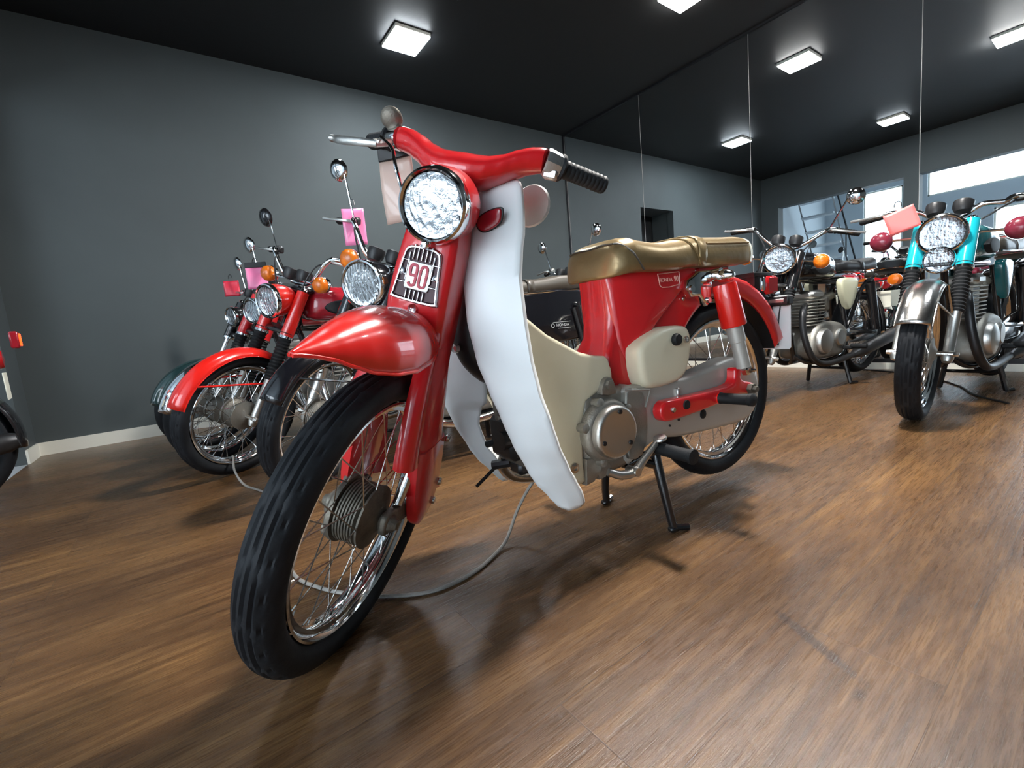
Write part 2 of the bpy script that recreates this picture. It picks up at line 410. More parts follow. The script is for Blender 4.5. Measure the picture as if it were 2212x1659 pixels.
# (y0, y1, z0, z1): tall window, high band, middle window, unseen shop front added to light the scooter
wins = [(3.12, 3.82, .9, 2.80), (.95, 2.72, 2.44, 2.96), (.95, 1.74, 1.28, 1.98), (-2.9, .75, .25, 2.96)]
g = G()
def wl(y0, y1, z0, z1): g.box((XB - .1, (y0 + y1) / 2, (z0 + z1) / 2), (.2, y1 - y0, z1 - z0))
wl(3.82, YW + .1, 0, HB); wl(3.12, 3.82, 0, .9); wl(3.12, 3.82, 2.80, HB); wl(2.72, 3.12, 0, HB)
wl(.95, 2.72, 2.96, HB); wl(.95, 2.72, 1.98, 2.44); wl(1.74, 2.72, 0, 1.98); wl(.95, 1.74, 0, 1.28); wl(.75, .95, 0, HB); wl(-2.9, .75, 0, .25); wl(-2.9, .75, 2.96, HB); wl(YS, -2.9, 0, HB)
struct(g, 'wall_back', 'light_wall', 'pale wall of the next room with bright windows', smooth=False)
for i, (y0, y1, z0, z1) in enumerate(wins):
    o = struct(G().box((XB - .09, (y0 + y1) / 2, (z0 + z1) / 2), (.01, y1 - y0, z1 - z0)), 'window_%d' % (i + 1), 'sky_glow', 'bright daylit window of the next room (shop front one added unseen)', smooth=False)
    f = G(); t = .03
    for yy in [y0 + t / 2, y1 - t / 2] + ([y0 + (y1 - y0) * k / 3 for k in (1, 2)] if y1 - y0 > 2.5 else []): f.box((XB - .06, yy, (z0 + z1) / 2), (.05, t, z1 - z0))
    for zz in (z0 + t / 2, z1 - t / 2): f.box((XB - .06, (y0 + y1) / 2, zz), (.05, y1 - y0, t))
    f.obj('window_frame', 'white_trim', o, smooth=False)
wall_box('wall_side', 'light_wall', XB - .2, XW - .2, YW + .1, YW + .2, 0, HB)
wall_box('wall_far_side', 'light_wall', XB - .2, XW - .2, YS - .1, YS, 0, HB)
wall_box('ceiling_back', 'light_wall', XB - .2, XW - .2, YS, YW + .2, HB, HB + .08)
# steel stair
st = empty('staircase', (-2.9, 3.75, 0), 0, 'dark steel open staircase in the next room, seen in the mirrors', 'staircase')
for yy in (0, .62):
    G().tube([(-.95, yy, 0.05), (.75, yy, 2.75)], .035, 4, flat=.4).obj('stringer', 'steel_dark', st)
for k in range(9):
    f = (k + .7) / 9.4
    G().box((-.95 + 1.7 * f, .31, .05 + 2.7 * f), (.24, .6, .035)).obj('step', 'light_wall', st, smooth=False)
G().tube([(-.95, 0, .95), (.75, 0, 3.1)], .018, 8).tube([(-.95, 0, .05), (-.95, 0, .95)], .014, 8).tube([(-.1, 0, 1.4), (-.1, 0, 2.02)], .014, 8).obj('handrail', 'steel_dark', st)
bx = empty('storage_box', (-3.95, 2.85, 0), 0, 'blue box on white shelving in the next room, seen in the mirrors', 'box')
G().box((0, 0, 1.06), (.34, .36, .29), bev=.01).obj('box_body', 'blue_box', bx)
G().box((0, 0, .9), (.4, .46, .03)).box((.18, .21, .45), (.03, .03, .9)).box((.18, -.21, .45), (.03, .03, .9)).box((-.18, .21, .45), (.03, .03, .9)).box((-.18, -.21, .45), (.03, .03, .9)).obj('shelf', 'white_trim', bx, smooth=False)

# ceiling lamps
lamps = [(1.85, 3.545, 'square white ceiling lamp nearest the long grey wall'), (3.43, 2.10, 'square ceiling lamp cut by the top edge of the photo'),
         (.41, 2.12, 'square ceiling lamp seen only as a reflection in the mirrors, left row'), (1.89, .82, 'square ceiling lamp at upper right, seen in the mirrors'),
         (3.43, -.5, 'unseen square ceiling lamp added near the right-hand mirrors')]  # last lamp is an unseen addition that continues the grid
for k_, (x, y, lb) in enumerate(lamps):
    r = empty('ceiling_lamp', (x, y, H), 0, lb, 'lamp', 'square ceiling lamps')
    G().box((0, 0, -.014), (.292, .292, .028), bev=.004).obj('lamp_frame', 'white_trim', r)
    G().box((0, 0, -.031), (.284, .284, .010), bev=.003).obj('diffuser', 'lamp_panel_%d' % k_, r, smooth=False)

# ---------------------------------------------------------------- world and camera
w = bpy.data.worlds.new('daylight'); SC.world = w; w.use_nodes = True
bg = w.node_tree.nodes['Background']; bg.inputs['Color'].default_value = (.72, .86, 1, 1); bg.inputs['Strength'].default_value = 1.0

cam_d = bpy.data.cameras.new('camera'); cam = bpy.data.objects.new('camera', cam_d); COL.objects.link(cam)
yaw, pitch, roll, fpx = .6279, -.1281, -.092, 991.55
cy, sy, cp, sp = math.cos(yaw), math.sin(yaw), math.cos(pitch), math.sin(pitch)
fw = Vector((sy * cp, cy * cp, sp)); rt = Vector((cy, -sy, 0)); up = rt.cross(fw)
r2 = rt * math.cos(roll) + up * math.sin(roll); u2 = -rt * math.sin(roll) + up * math.cos(roll)
mw = Matrix((( r2.x, u2.x, -fw.x, 0), (r2.y, u2.y, -fw.y, 0), (r2.z, u2.z, -fw.z, .6), (0, 0, 0, 1)))
cam.matrix_world = mw
cam_d.sensor_width = 36; cam_d.sensor_fit = 'HORIZONTAL'; cam_d.lens = fpx * 36 / 2212; cam_d.clip_start = .02
SC.camera = cam
SC.view_settings.view_transform = 'Standard'; SC.view_settings.look = 'None'; SC.view_settings.exposure = 0.68; SC.view_settings.gamma = 1
SC.view_settings.use_curve_mapping = False
SC.cycles.max_bounces = 8; SC.cycles.glossy_bounces = 5; SC.cycles.transmission_bounces = 8; SC.cycles.diffuse_bounces = 4
SC.cycles.sample_clamp_indirect = 6; SC.cycles.blur_glossy = .3; SC.cycles.use_denoising = True
SC.cycles.caustics_refractive = True; SC.cycles.caustics_reflective = True
# ---------------------------------------------------------------- wheels
def steer_mat(delta, caster=R_(27), trail=.075):
    ax = Vector((math.sin(caster), 0, math.cos(caster))); A = Vector((-trail, 0, 0))
    return Matrix.Translation(A) @ Matrix.Rotation(delta, 4, ax) @ Matrix.Translation(-A)

def tyre(c, R, hw, hh, tread='ribbed', n=198):
    """R outer radius, hw half width, hh section height"""
    rc = R - hh * .5; g = G(); K = 44
    if tread == 'plain': K = 18; n = 56
    rs = []
    for i in range(n):
        a = 2 * PI * i / n; ring = []
        for k in range(K + 1):
            th = PI * 1.66 * (k / K - .5)                  # 0 at crown
            y = math.sin(th) * hw; r = rc + math.cos(th) * hh * .5
            if tread != 'plain':
                u = k - K // 2
                if u in (0, 3, -3) and (i + abs(u) * 3) % 11: r -= .0034
                if u in (6, -6) and (i // 3 + (u > 0)) % 2: r -= .0030; y *= .985
                if abs(u) == 9 and i % 4 == 0: r -= .002
            ring.append(Vector((math.cos(a) * r, y, math.sin(a) * r)) + Vector(c))
        rs.append(ring)
    g.rings(rs, closed=False, loop=True); return g

def rim_geo(c, r, w):
    pr = [(r, w), (r - .004, w + .001), (r - .010, w - .004), (r - .012, w - .009), (r - .020, w * .55), (r - .0235, w * .3), (r - .0235, -w * .3), (r - .020, -w * .55), (r - .012, -w + .009), (r - .010, -w + .004), (r - .004, -w - .001), (r, -w),
          (r - .002, -w + .004), (r - .012, -w * .5), (r - .014, 0), (r - .012, w * .5), (r - .002, w - .004)]
    return G().lathe(pr, c, (0, 1, 0), 72, loop=True)

def spoke_geo(p0, p1):
    p0 = Vector(p0); p1 = Vector(p1); d = p1 - p0
    g = G().tube([p0, p0 + d * .93], .0013, 5); g.tube([p0 + d * .91, p1], .0024, 6); return g

def wheel(par, name, c, R, rim_r, hw, hh, hub, m=None, tread='ribbed', nsp=36, sep=True, rimm='chrome', hubm='cast_grey', brake=None, spm='chrome'):
    """par empty; c centre; returns rim part with tyre, hub and spokes under it"""
    rim = rim_geo(c, rim_r, hw * .66).obj(name, rimm, par, m)
    tyre(c, R, hw, hh, tread).obj('tyre', 'tyre_rubber', rim, m, angle=32)
    rh, wh = hub
    prof = [(.008, -wh - .018), (.02, -wh - .016), (rh * .55, -wh - .006), (rh, -wh), (rh, -wh + .004), (rh * .82, -wh + .007)]
    for k in range(7):
        y = -wh + .012 + k * (2 * wh - .024) / 6; prof += [(rh * .97, y), (rh * .97, y + .003), (rh * .88, y + .004)]
    prof += [(rh * .82, wh - .007), (rh * 1.06, wh - .005), (rh * 1.06, wh + .004), (rh * .9, wh + .012), (.03, wh + .018), (.008, wh + .022)]
    G().lathe(prof, c, (0, 1, 0), 40).obj('hub', hubm, rim, m)
    c = Vector(c); inner = rim_r - .022; all_g = G(); first = None
    for i in range(nsp):
        side = 1 if i % 2 else -1; pair = (i // 2) % 2
        a = 2 * PI * i / nsp; ah = a + (.62 if pair else -.62)
        p0 = c + Vector((math.cos(ah) * rh * .93, side * (wh - .001), math.sin(ah) * rh * .93))
        p1 = c + Vector((math.cos(a) * inner, side * .004, math.sin(a) * inner))
        g = spoke_geo(p0, p1)
        if sep: g.obj('spoke', spm, rim, m)
        else: all_g.v and None; all_g.add(g.v, g.f)
    if not sep: all_g.obj('spokes', spm, rim, m)
    return rim

def headlamp(par, c, R, depth, m=None, shellm='red_paint', facing=(-1, 0, 0), shell=True, bowlm='dimmed_bowl'):
    """lens face centre c; the bowl runs back along -facing"""
    f = Vector(facing).normalized(); b = -f
    if shell:
        o = G().lathe([(R * .97, .004), (R * 1.0, .02), (R * .97, depth * .45), (R * .80, depth * .78), (R * .45, depth * .97), (.001, depth)], c, b, 36, caps=(False, False)).obj('headlamp', shellm, par, m)
    else:
        o = None
    ring = G().lathe([(R * .90, -.002), (R * .955, -.006), (R * 1.02, -.003), (R * 1.06, .006), (R * 1.05, .017), (R * .99, .019), (R * .90, .006)], c, b, 48, loop=True).obj('trim_ring', 'chrome', o or par, m)
    root = o or ring
    lens = [(.0005, -.010), (R * .3, -.0092), (R * .6, -.006), (R * .86, -.0005), (R * .905, .003), (R * .86, .004), (R * .6, -.002), (R * .3, -.0052), (.0005, -.006)]
    G().lathe(lens, c, b, 40).obj('lens', 'lens_glass', root, m)
    bowl = [(R * .9, .005), (R * .8, .018), (R * .6, .032), (R * .35, .043), (R * .12, .048), (.0005, .048)]
    G().lathe(bowl, c, b, 40).obj('reflector', bowlm, root, m)
    G().lathe([(.0005, .012), (.010, .013), (.012, .018), (.012, .045), (.0005, .046)], c, b, 16).obj('bulb_shield', 'chrome', root, m)
    return root

def grip_geo(p0, p1, r, ribs=9):
    p0 = Vector(p0); p1 = Vector(p1); d = p1 - p0; pts = []; rr = []
    for k in range(ribs * 3 + 1):
        f = k / (ribs * 3); pts.append(p0 + d * f); rr.append(r * (1.0 if k % 3 else .93))
    rr[0] = r * 1.15; rr[1] = r * 1.15; rr[-1] = r * .9
    return G().tube(pts, rr, 14)

# ---------------------------------------------------------------- the hero scooter
PSI = -.0797; O_ = (.2324, .9202, 0)
hero = empty('step_through_motorcycle', O_, PSI, 'red and white step-through motorcycle with bronze seat and 90 badge in the foreground', 'motorcycle')
SM = steer_mat(.8367); SMI = SM.inverted()
P = hero
# --- front wheel
fwheel = wheel(P, 'front_wheel', (0, 0, .2785), .288, .2286, .0365, .064, (.062, .030), SM, hubm='dull_cast', spm='worn_chrome', rimm='chrome')
wheel(P, 'rear_wheel', (1.19, 0, .327), .284, .2286, .036, .060, (.062, .034), None, hubm='dull_cast', spm='worn_chrome')
# axle, torque arm and links on both sides
for s in (-1, 1):
    g = G()
    g.tube([(0, s * .030, .2775), (0, s * .070, .2775)], .011, 12)
    g.lathe([(.0005, 0), (.017, 0), (.018, .004), (.018, .020), (.014, .026), (.009, .034), (.0005, .036)], (0, s * .046, .2775), (0, s, 0), 18)
    g.plate([(-.022, .262), (.0, .254), (.03, .252), (.105, .238), (.128, .250), (.122, .276), (.09, .276), (.03, .296), (.0, .302), (-.02, .295)], s * .050, s * .066, .005, 3, both=True, smooth=3)
    g.lathe([(.0005, 0), (.014, 0), (.014, .014), (.0005, .016)], (.108, s * .062, .256), (0, s, 0), 12)
    g.obj('fork_link', 'dull_cast', P, SM)
G().tube([(.03, -.060, .30), (.055, -.062, .34), (.085, -.064, .40)], .010, 10).tube([(.075, -.062, .30), (.078, -.063, .37)], .014, 10).obj('brake_cam_lever', 'worn_chrome', P, SM)
G().tube([(.02, .058, .27), (.06, .07, .30), (.12, .07, .34)], .008, 8).lathe([(.0005, 0), (.016, 0), (.016, .03), (.0005, .03)], (-.02, .03, .235), (0, 1, 0), 10).obj('brake_arm', 'dull_cast', P, SM)
# --- pressed fork: front cover plus two legs
def leg(s):
    g = G()
    #    z,   s_front, s_rear, t_in, t_out
    tab = [(.640, .115, .205, .020, .055), (.600, .085, .195, .030, .062), (.555, .055, .182, .038, .069), (.500, .022, .170, .046, .078), (.440, .002, .166, .050, .084), (.405, -.004, .172, .051, .087),
           (.392, -.003, .176, .051, .088)]
    rs = []
    for z, a, b, ti, to in tab:
        w = b - a; r = []
        # front rolled tube, groove, rear channel
        for fs, ft in ((0, .35), (.03, .75), (.10, .98), (.20, 1.0), (.28, .84), (.36, .80), (.48, .93), (.66, 1.0), (.84, .98), (.95, .85), (1, .55), (1.0, .15), (.9, 0), (.5, 0), (.12, 0), (.02, .08)):
            r.append(Vector((a + w * fs, s * (ti + (to - ti) * ft), z)))
        rs.append(r)
    g.rings(rs)
    # lower shoe, rear part only
    rs = []
    for z, a, b, ti, to in [(.405, .050, .175, .052, .088), (.36, .050, .178, .056, .090), (.31, .052, .172, .060, .092), (.275, .058, .166, .062, .092), (.245, .066, .155, .064, .091), (.225, .082, .138, .067, .088), (.215, .098, .122, .070, .085)]:
        w = b - a
        rs.append([Vector((a + w * fs, s * (ti + (to - ti) * ft), z)) for fs, ft in ((0, .2), (.02, .75), (.12, .97), (.5, 1), (.88, .97), (.98, .75), (1, .2), (.9, 0), (.5, 0), (.1, 0))])
    g.rings(rs)
    # pointed rear lip
    g.plate([(.150, .415), (.182, .40), (.192, .33), (.205, .275), (.234, .228), (.205, .238), (.180, .250), (.150, .262)], s * .060, s * .072, .002, 1)
    o = g.obj('fork_leg', 'red_paint', P, SM, angle=50)
    for (a, z) in ((.178, .392), (.150, .248), (.172, .285)):
        G().lathe([(.0005, .0), (.008, 0), (.009, .003), (.007, .008), (.0005, .009)], (a, s * .086, z), (0, s, 0), 10).obj('bolt', 'worn_chrome', o, SM)
for s in (-1, 1): leg(s)
# upper fork cover (carries the grille)
g = G(); rs = []
for z, a, b, w in [(.53, .150, .205, .045), (.56, .135, .205, .056), (.60, .118, .205, .060), (.64, .110, .205, .062), (.68, .107, .208, .062), (.72, .114, .212, .060), (.76, .123, .220, .058), (.80, .132, .222, .054), (.84, .146, .232, .046), (.90, .180, .27, .036)]:
    r = []
    for fs, ft in ((0, 0), (.0, .45), (.02, .75), (.08, .93), (.18, 1.0), (.5, 1.02), (.85, 1.0), (.97, .9), (1.0, .6), (1.0, 0)):
        r.append(Vector((a + (b - a) * fs, w * ft, z)))
    r += [Vector((p.x, -p.y, p.z)) for p in r[-2:0:-1]]
    rs.append(r)
g.rings(rs)
fcov = g.obj('fork_cover', 'red_paint', P, SM, angle=55)
for t0, z0 in ((0, .668),):
    G().lathe([(.0005, .004), (.003, .0045), (.0035, .007), (.0085, .008), (.0095, .004), (.0095, 0)], (.111, t0, z0), (-1, 0, 0), 16).obj('screw', 'chrome', fcov, SM)
# --- front fender
g = G(); rs = []; N = 24
tabf = [(-.214, .002, .6530, .6505), (-.206, .006, .655, .650), (-.19, .014, .658, .647), (-.165, .026, .663, .640), (-.135, .040, .670, .626), (-.10, .055, .677, .611), (-.055, .070, .683, .601), (-.01, .079, .684, .597),
        (.04, .078, .678, .598), (.085, .068, .668, .600), (.125, .054, .656, .602)]
for k in range(34):
    x = -.214 + .339 * (k / 33) ** 1.25; w, c, e = interp(tabf, x)
    r = []
    for j in range(N + 1):
        a = PI * j / N; ca, sa = math.cos(a), math.sin(a)
        r.append(Vector((x, -w * math.copysign(abs(ca) ** .88, ca), e + (c - e) * abs(sa) ** 1.08)))
    rs.append(r)
g.rings(rs, closed=False)
fd = g.obj('front_fender', 'bright_red_paint', P, SM, solid=.0025)
g = G(); e1 = [r[0] for r in rs]; e2 = [r[-1] for r in rs]
g.tube(e1, .0032, 8).tube(e2, .0032, 8); g.obj('rolled_edge', 'bright_red_paint', fd, SM)
# --- headlamp nacelle + lamp
g = G().lathe([(.0635, .0), (.066, .02), (.066, .06), (.058, .085), (.045, .115), (.02, .13)], (.118, -.006, .853), (1, 0, .10), 36, caps=(False, True))
nac = g.obj('headlamp_housing', 'red_paint', P, SM)
headlamp(nac, (.113, -.007, .852), .0625, .09, SM, facing=(-1, 0, -.05), shell=False)
G().box((.110, -.006, .786), (.012, .014, .016), bev=.004).lathe([(.0005, 0), (.005, 0), (.005, .003), (.0005, .004)], (.104, -.006, .785), (-1, 0, 0), 10).obj('ring_screw_tab', 'chrome', nac, SM)
# --- gull-wing handlebar cover
g = G(); rs = []
tabh = [(0, .262, .926, .062, .034), (.025, .262, .927, .060, .033), (.05, .264, .931, .054, .031), (.08, .268, .943, .044, .028), (.105, .272, .958, .036, .026), (.13, .277, .969, .030, .0245), (.150, .281, .974, .026, .0235), (.158, .283, .975, .024, .0225)]
for k in range(49):
    y = -.158 + .316 * k / 48; x, z, ax_, az = interp(tabh, abs(y))
    z -= max(y, 0) * .07
    if y < 0: x -= 0
    rs.append([Vector((x + math.copysign(abs(math.cos(a)) ** .8, math.cos(a)) * ax_, y * (.94 if y < 0 else 1), z + math.copysign(abs(math.sin(a)) ** .9, math.sin(a)) * az)) for a in (2 * PI * j / 24 for j in range(24))])
g.rings(rs)
hb = g.obj('handlebar_cover', 'red_paint', P, SM)
for s in (-1, 1):
    e = Vector((.283, s * .158, .975 - .011)) if s > 0 else Vector((.283, -.1485, .975)); q = Vector((.296, s * .188, .974 - .012)) if s > 0 else Vector((.294, -.178, .970)); f = Vector((.352, s * .268, .970 - .016)) if s > 0 else Vector((.350, -.264, .960)); dz = -.014
    if s < 0:
        G().tube([e, e + (q - e) * .15, q], [.0245, .0255, .0235], 8).box(e + (q - e) * .55 + Vector((-.004, 0, -.018)), (.03, .03, .02), bev=.004).obj('switch_housing', 'aluminium', hb, SM)
    else:
        G().tube([e, e + (q - e) * .2, q], [.0235, .024, .0215], 12).obj('throttle_housing', 'chrome', hb, SM)
        G().tube([(.262, s * .172, .966 + dz), (.225, s * .185, .955 + dz)], .008, 8).tube([(.225, s * .18, .955 + dz), (.222, s * .22, .951 + dz), (.236, s * .27, .949 + dz), (.262, s * .302, .951 + dz)], [.007, .0085, .0085, .0065], 10, smooth=5, flat=.6).lathe([(.0005, -.008), (.006, -.006), (.008, 0), (.006, .006), (.0005, .008)], (.264, s * .307, .951 + dz), (0, 1, 0), 10).obj('brake_lever', 'aluminium', hb, SM)
        G().tube([(.235, s * .178, .955), (.20, s * .13, .935), (.165, s * .10, .905), (.160, s * .075, .86)], .0035, 8, smooth=6).obj('brake_cable', 'chrome', hb, SM)
    G().lathe([(.0005, -.004), (.024, -.004), (.026, 0), (.024, .004), (.0005, .004)], q, (f - q), 16).obj('grip_collar', 'rubber', hb, SM)
    grip_geo(q, f, .0175, 11).obj('grip', 'rubber', hb, SM)
# folded-back round mirror on the right bar end, tarnished back to the camera
G().tube([(.292, .186, .974), (.287, .188, .985), (.280, .184, .995)], .0045, 8, smooth=4).lathe([(.0005, -.009), (.012, -.008), (.021, -.002), (.023, .003), (.021, .006), (.0005, .007)], (.276, .183, .996), (.8, .25, .35), 24).obj('folded_mirror', 'dull_cast', hb, SM)
# --- grille badge on the fork cover
def grille():
    made = []
    x0 = .1062
    out = [(-.028, .776), (-.016, .779), (.016, .779), (.028, .776), (.0345, .768), (.038, .740), (.0425, .705), (.044, .690), (.039, .682), (-.039, .682), (-.044, .690), (-.0425, .705), (-.038, .740), (-.0345, .768)]
    op = [(p[0], p[1]) for p in out]
    k = len(op); o = cr_path([(0, a, b) for a, b in op], 3, True); c = Vector((0, 0, .735))
    def ringp(sc, dx): return [Vector((x0 - dx, (p.y) * sc, c.z + (p.z - c.z) * sc)) for p in o]
    g = G(); g.rings([ringp(1.03, -.006), ringp(1.03, .003), ringp(.99, .0062), ringp(.94, .0062), ringp(.905, .002), ringp(.905, -.004)], cap0=False, cap1=False)
    fr = g.obj('grille_frame', 'grille_metal', fcov, SM); made.append(fr)
    made.append(G().rings([ringp(.93, -.004), ringp(.93, .0012)]).obj('grille_recess', 'dark_recess', fr, SM))
    g = G()
    for j in range(5):
        t = -.017 + j * .0085
        g.box((x0 - .003, t, .7685), (.006, .0030, .028), bev=.001)
        g.box((x0 - .003, t, .693), (.006, .0030, .018), bev=.001)
    for s in (-1, 1):
        g.box((x0 - .003, s * .030, .752), (.005, .018, .0028), bev=.001).box((x0 - .003, s * .030, .713), (.005, .020, .0028), bev=.001)
        g.box((x0 - .003, s * .0245, .742), (.005, .003, .05), bev=.001)
        g.lathe([(.0025, 0), (.006, 0), (.0062, .005), (.004, .006), (.0025, .004)], (x0, s * .0345, .731), (-1, 0, 0), 14)
        g.box((x0 - .002, s * .029, .727), (.005, .010, .0025), bev=.001)
    made.append(g.obj('grille_bars', 'grille_metal', fr, SM))
    pl = [(-.021, .752), (.021, .752), (.023, .749), (.0245, .706), (.022, .703), (-.022, .703), (-.0245, .706), (-.023, .749)]
    gg = G().plate([(a, b) for a, b in pl], 0, .005, .0012, 2)
    gg.v = [Vector((x0 - v.y, v.x, v.z)) for v in gg.v]
    made.append(gg.obj('badge_plate', 'aluminium', fr, SM))
    # digits: rounded strokes
    def stroke(pts, nm):
        g = G(); g.tube([(x0 - .0062, a, b) for a, b in pts], .0030, 6, smooth=5); g.v = [Vector((x0 - .0062 + (v.x - x0 + .0062) * .35, v.y, v.z)) for v in g.v]; return g
    z0 = .7275
    # viewer sees +t on the left, so x text -> -t
    def D(pts, cx): return [(-(cx + a), z0 + b) for a, b in pts]
    nine = [(.0062, .004), (.003, .0005), (-.004, .0005), (-.0062, .004), (-.0062, .014), (-.003, .0185), (.003, .0185), (.0062, .014), (.0062, -.012), (.003, -.0175), (-.003, -.0175), (-.0062, -.013)]
    zero = [(-.0062, .013), (-.003, .0185), (.003, .0185), (.0062, .013), (.0062, -.012), (.003, -.0175), (-.003, -.0175), (-.0062, -.012), (-.0062, .013)]
    g = stroke(D(nine, -.0102), 'n'); h = stroke(D(zero, .0102), 'z'); g.add(h.v, h.f)
    made.append(g.obj('number_90', 'number_red', fr, SM))
    for o_ in made:          # lean the badge with the raked cover
        for v in o_.data.vertices:
            p = SMI @ v.co; p.x += (p.z - .682) * .20 - .0005; v.co = SM @ p
grille()
# --- steering head and backbone (body frame)
G().tube([(.40, 0, .91), (.31, 0, .735)], .030, 16).tube([(.36, 0, .82), (.375, 0, .70), (.40, 0, .59), (.50, 0, .48), (.66, 0, .44)], [.036, .038, .042, .045, .05], 14, smooth=5).obj('frame_backbone', 'red_paint', P)
# --- leg shield wings
LS = [  # z, inner(s,t), nose(s,t), outer(s,t)
    (.886, (.372, .045), (.338, .088), (.372, .140)), (.880, (.368, .040), (.334, .088), (.372, .155)), (.860, (.366, .036), (.318, .091), (.370, .166)), (.82, (.368, .034), (.298, .095), (.361, .179)), (.775, (.368, .034), (.282, .098), (.350, .190)),
    (.735, (.368, .034), (.270, .100), (.336, .197)), (.685, (.368, .036), (.260, .105), (.323, .205)), (.61, (.368, .040), (.257, .110), (.318, .217)), (.535, (.370, .044), (.264, .120), (.321, .222)),
    (.47, (.372, .050), (.280, .130), (.332, .223)), (.415, (.376, .064), (.298, .136), (.351, .220)), (.40, (.372, .090), (.302, .138), (.356, .219)), (.355, (.366, .102), (.318, .141), (.374, .211)), (.288, (.388, .110), (.350, .141), (.412, .191)), (.257, (.410, .111), (.368, .138), (.434, .181)),
    (.216, (.438, .118), (.402, .134), (.460, .170)), (.188, (.452, .124), (.424, .133), (.474, .158)), (.176, (.458, .132), (.440, .137), (.470, .150))]
def shield(s):
    g = G(); rs = []; tab = [(z, *i, *n_, *o) for z, i, n_, o in LS][::-1]
    M_ = 60
    for k in range(M_ + 1):
        z = .176 + (.886 - .176) * (k / M_); a = interp(tab, z)
        I = Vector((a[0], a[1], 0)); Nn = Vector((a[2], a[3], 0)); Oo = Vector((a[4], a[5], 0))
        pts = []
        Ic = I + (Nn - I) * .5 + Vector((-.012, -.012, 0))
        path = cr_path([I, I + (Nn - I) * .55 + Vector((-.006, .002, 0)), Nn, Nn + (Oo - Nn) * .5 + Vector((-.010, .004, 0)), Oo], 6)
        lip = path[-1] + Vector((.008, -.002, 0)); path.append(lip)
        rs.append([Vector((p.x, s * p.y, z)) for p in path])
    g.rings(rs, closed=False)
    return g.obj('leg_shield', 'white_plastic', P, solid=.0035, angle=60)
for s in (-1, 1):
    sh = shield(s)
    # red reflector lens high on each wing
    g = G(); q = [(-.027, -.004), (-.020, .010), (.002, .017), (.024, .017), (.028, .010), (.020, -.008), (.000, -.016), (-.018, -.016)]
    g.plate([(a, b) for a, b in q], 0, .007, .003, 3, smooth=3)
    def place(v, sc=1., off=0.):
        # local x along wing (outward), y out of the surface
        n = Vector((-.90, s * -.0 - s * -.42, .08)).normalized(); n = Vector((-.80, s * .58, -.16)).normalized()
        X = Vector((.58, s * .80, .06)).normalized(); Z = n.cross(X).normalized(); Z = Z if Z.z > 0 else -Z
        c = Vector((.305, s * .152, .800))
        return c + X * v.x * sc + Z * v.z * sc + n * (v.y + off)
    vs = [v.copy() for v in g.v]
    g.v = [place(v) for v in vs]; ln = g.obj('reflector_lens', 'dark_red_lens', sh)
    g2 = G(); g2.v = [place(Vector((v.x * 1.12, v.y * .4, v.z * 1.12))) for v in vs]; g2.f = list(g.f); g2.obj('lens_bezel', 'black_plastic', ln)
# --- cream tunnel cover between shield and body
g = G()
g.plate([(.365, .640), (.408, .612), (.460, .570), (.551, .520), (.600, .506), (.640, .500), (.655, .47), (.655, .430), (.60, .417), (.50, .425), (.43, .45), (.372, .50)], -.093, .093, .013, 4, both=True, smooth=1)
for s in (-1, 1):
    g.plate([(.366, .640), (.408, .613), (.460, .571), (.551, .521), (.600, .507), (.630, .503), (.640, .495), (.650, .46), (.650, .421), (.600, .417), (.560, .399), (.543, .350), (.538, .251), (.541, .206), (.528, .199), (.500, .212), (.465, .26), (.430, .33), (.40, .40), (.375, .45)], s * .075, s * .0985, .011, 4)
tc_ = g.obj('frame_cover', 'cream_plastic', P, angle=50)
G().lathe([(.0005, .003), (.004, .003), (.006, .0045), (.013, .003), (.0135, 0)], (.505, -.0985, .248), (0, -1, 0), 20).obj('cover_screw', 'worn_chrome', tc_)
G().lathe([(.0005, .003), (.024, .003), (.027, .001), (.027, -.002)], (.452, -.0895, .335), (0, -1, 0), 24).obj('rubber_plug', 'rubber', tc_)
# --- rear body shell with fender
def pol(c, r, a): return (c[0] + r * math.cos(R_(a)), c[1] + r * math.sin(R_(a)))
RC = (1.19, .327)
outer = [(.684, .716), (.740, .722), (.90, .722), (1.05, .722), (1.17, .712)] + [pol(RC, .366, a) for a in (82, 70, 58, 46, 36, 28, 22)]
inner = [pol(RC, .306, a) for a in range(21, 153, 6)]
body = outer + inner + [(.895, .43), (.86, .398), (.775, .390), (.672, .400), (.658, .44), (.655, .480), (.664, .510), (.682, .545), (.690, .600), (.688, .660)]
def body_w(x, z):
    d = math.hypot(x - RC[0], z - RC[1])
    x0_ = .60 + .075 * min(1, max(0, (z - .49) / .06)); f = min(1, max(0, (x - x0_) / .13)); f = math.sqrt(1 - (1 - f) ** 2); w0 = .022 + .056 * f
    w = w0 if x < .95 else .078 - (.078 - .058) * min(1, (x - .95) / .25)
    return w
def bfn(p):
    return Vector((p.x, p.y * body_w(p.x, p.z) / .08, p.z))
g = G()
for s in (-1, 1): g.plate(body, 0, s * .08, .018, 5, fn=bfn)
bd = g.obj('rear_body', 'red_paint', P, angle=50)
# hollow look of the wheel arch
g = G()
rs = [[Vector((*[pol(RC, .300, a)[0]], y, pol(RC, .300, a)[1])) for y in (-.052, 0, .052)] for a in range(21, 153, 5)]
g.rings(rs, closed=False); g.obj('arch_lining', 'black_plastic', bd)
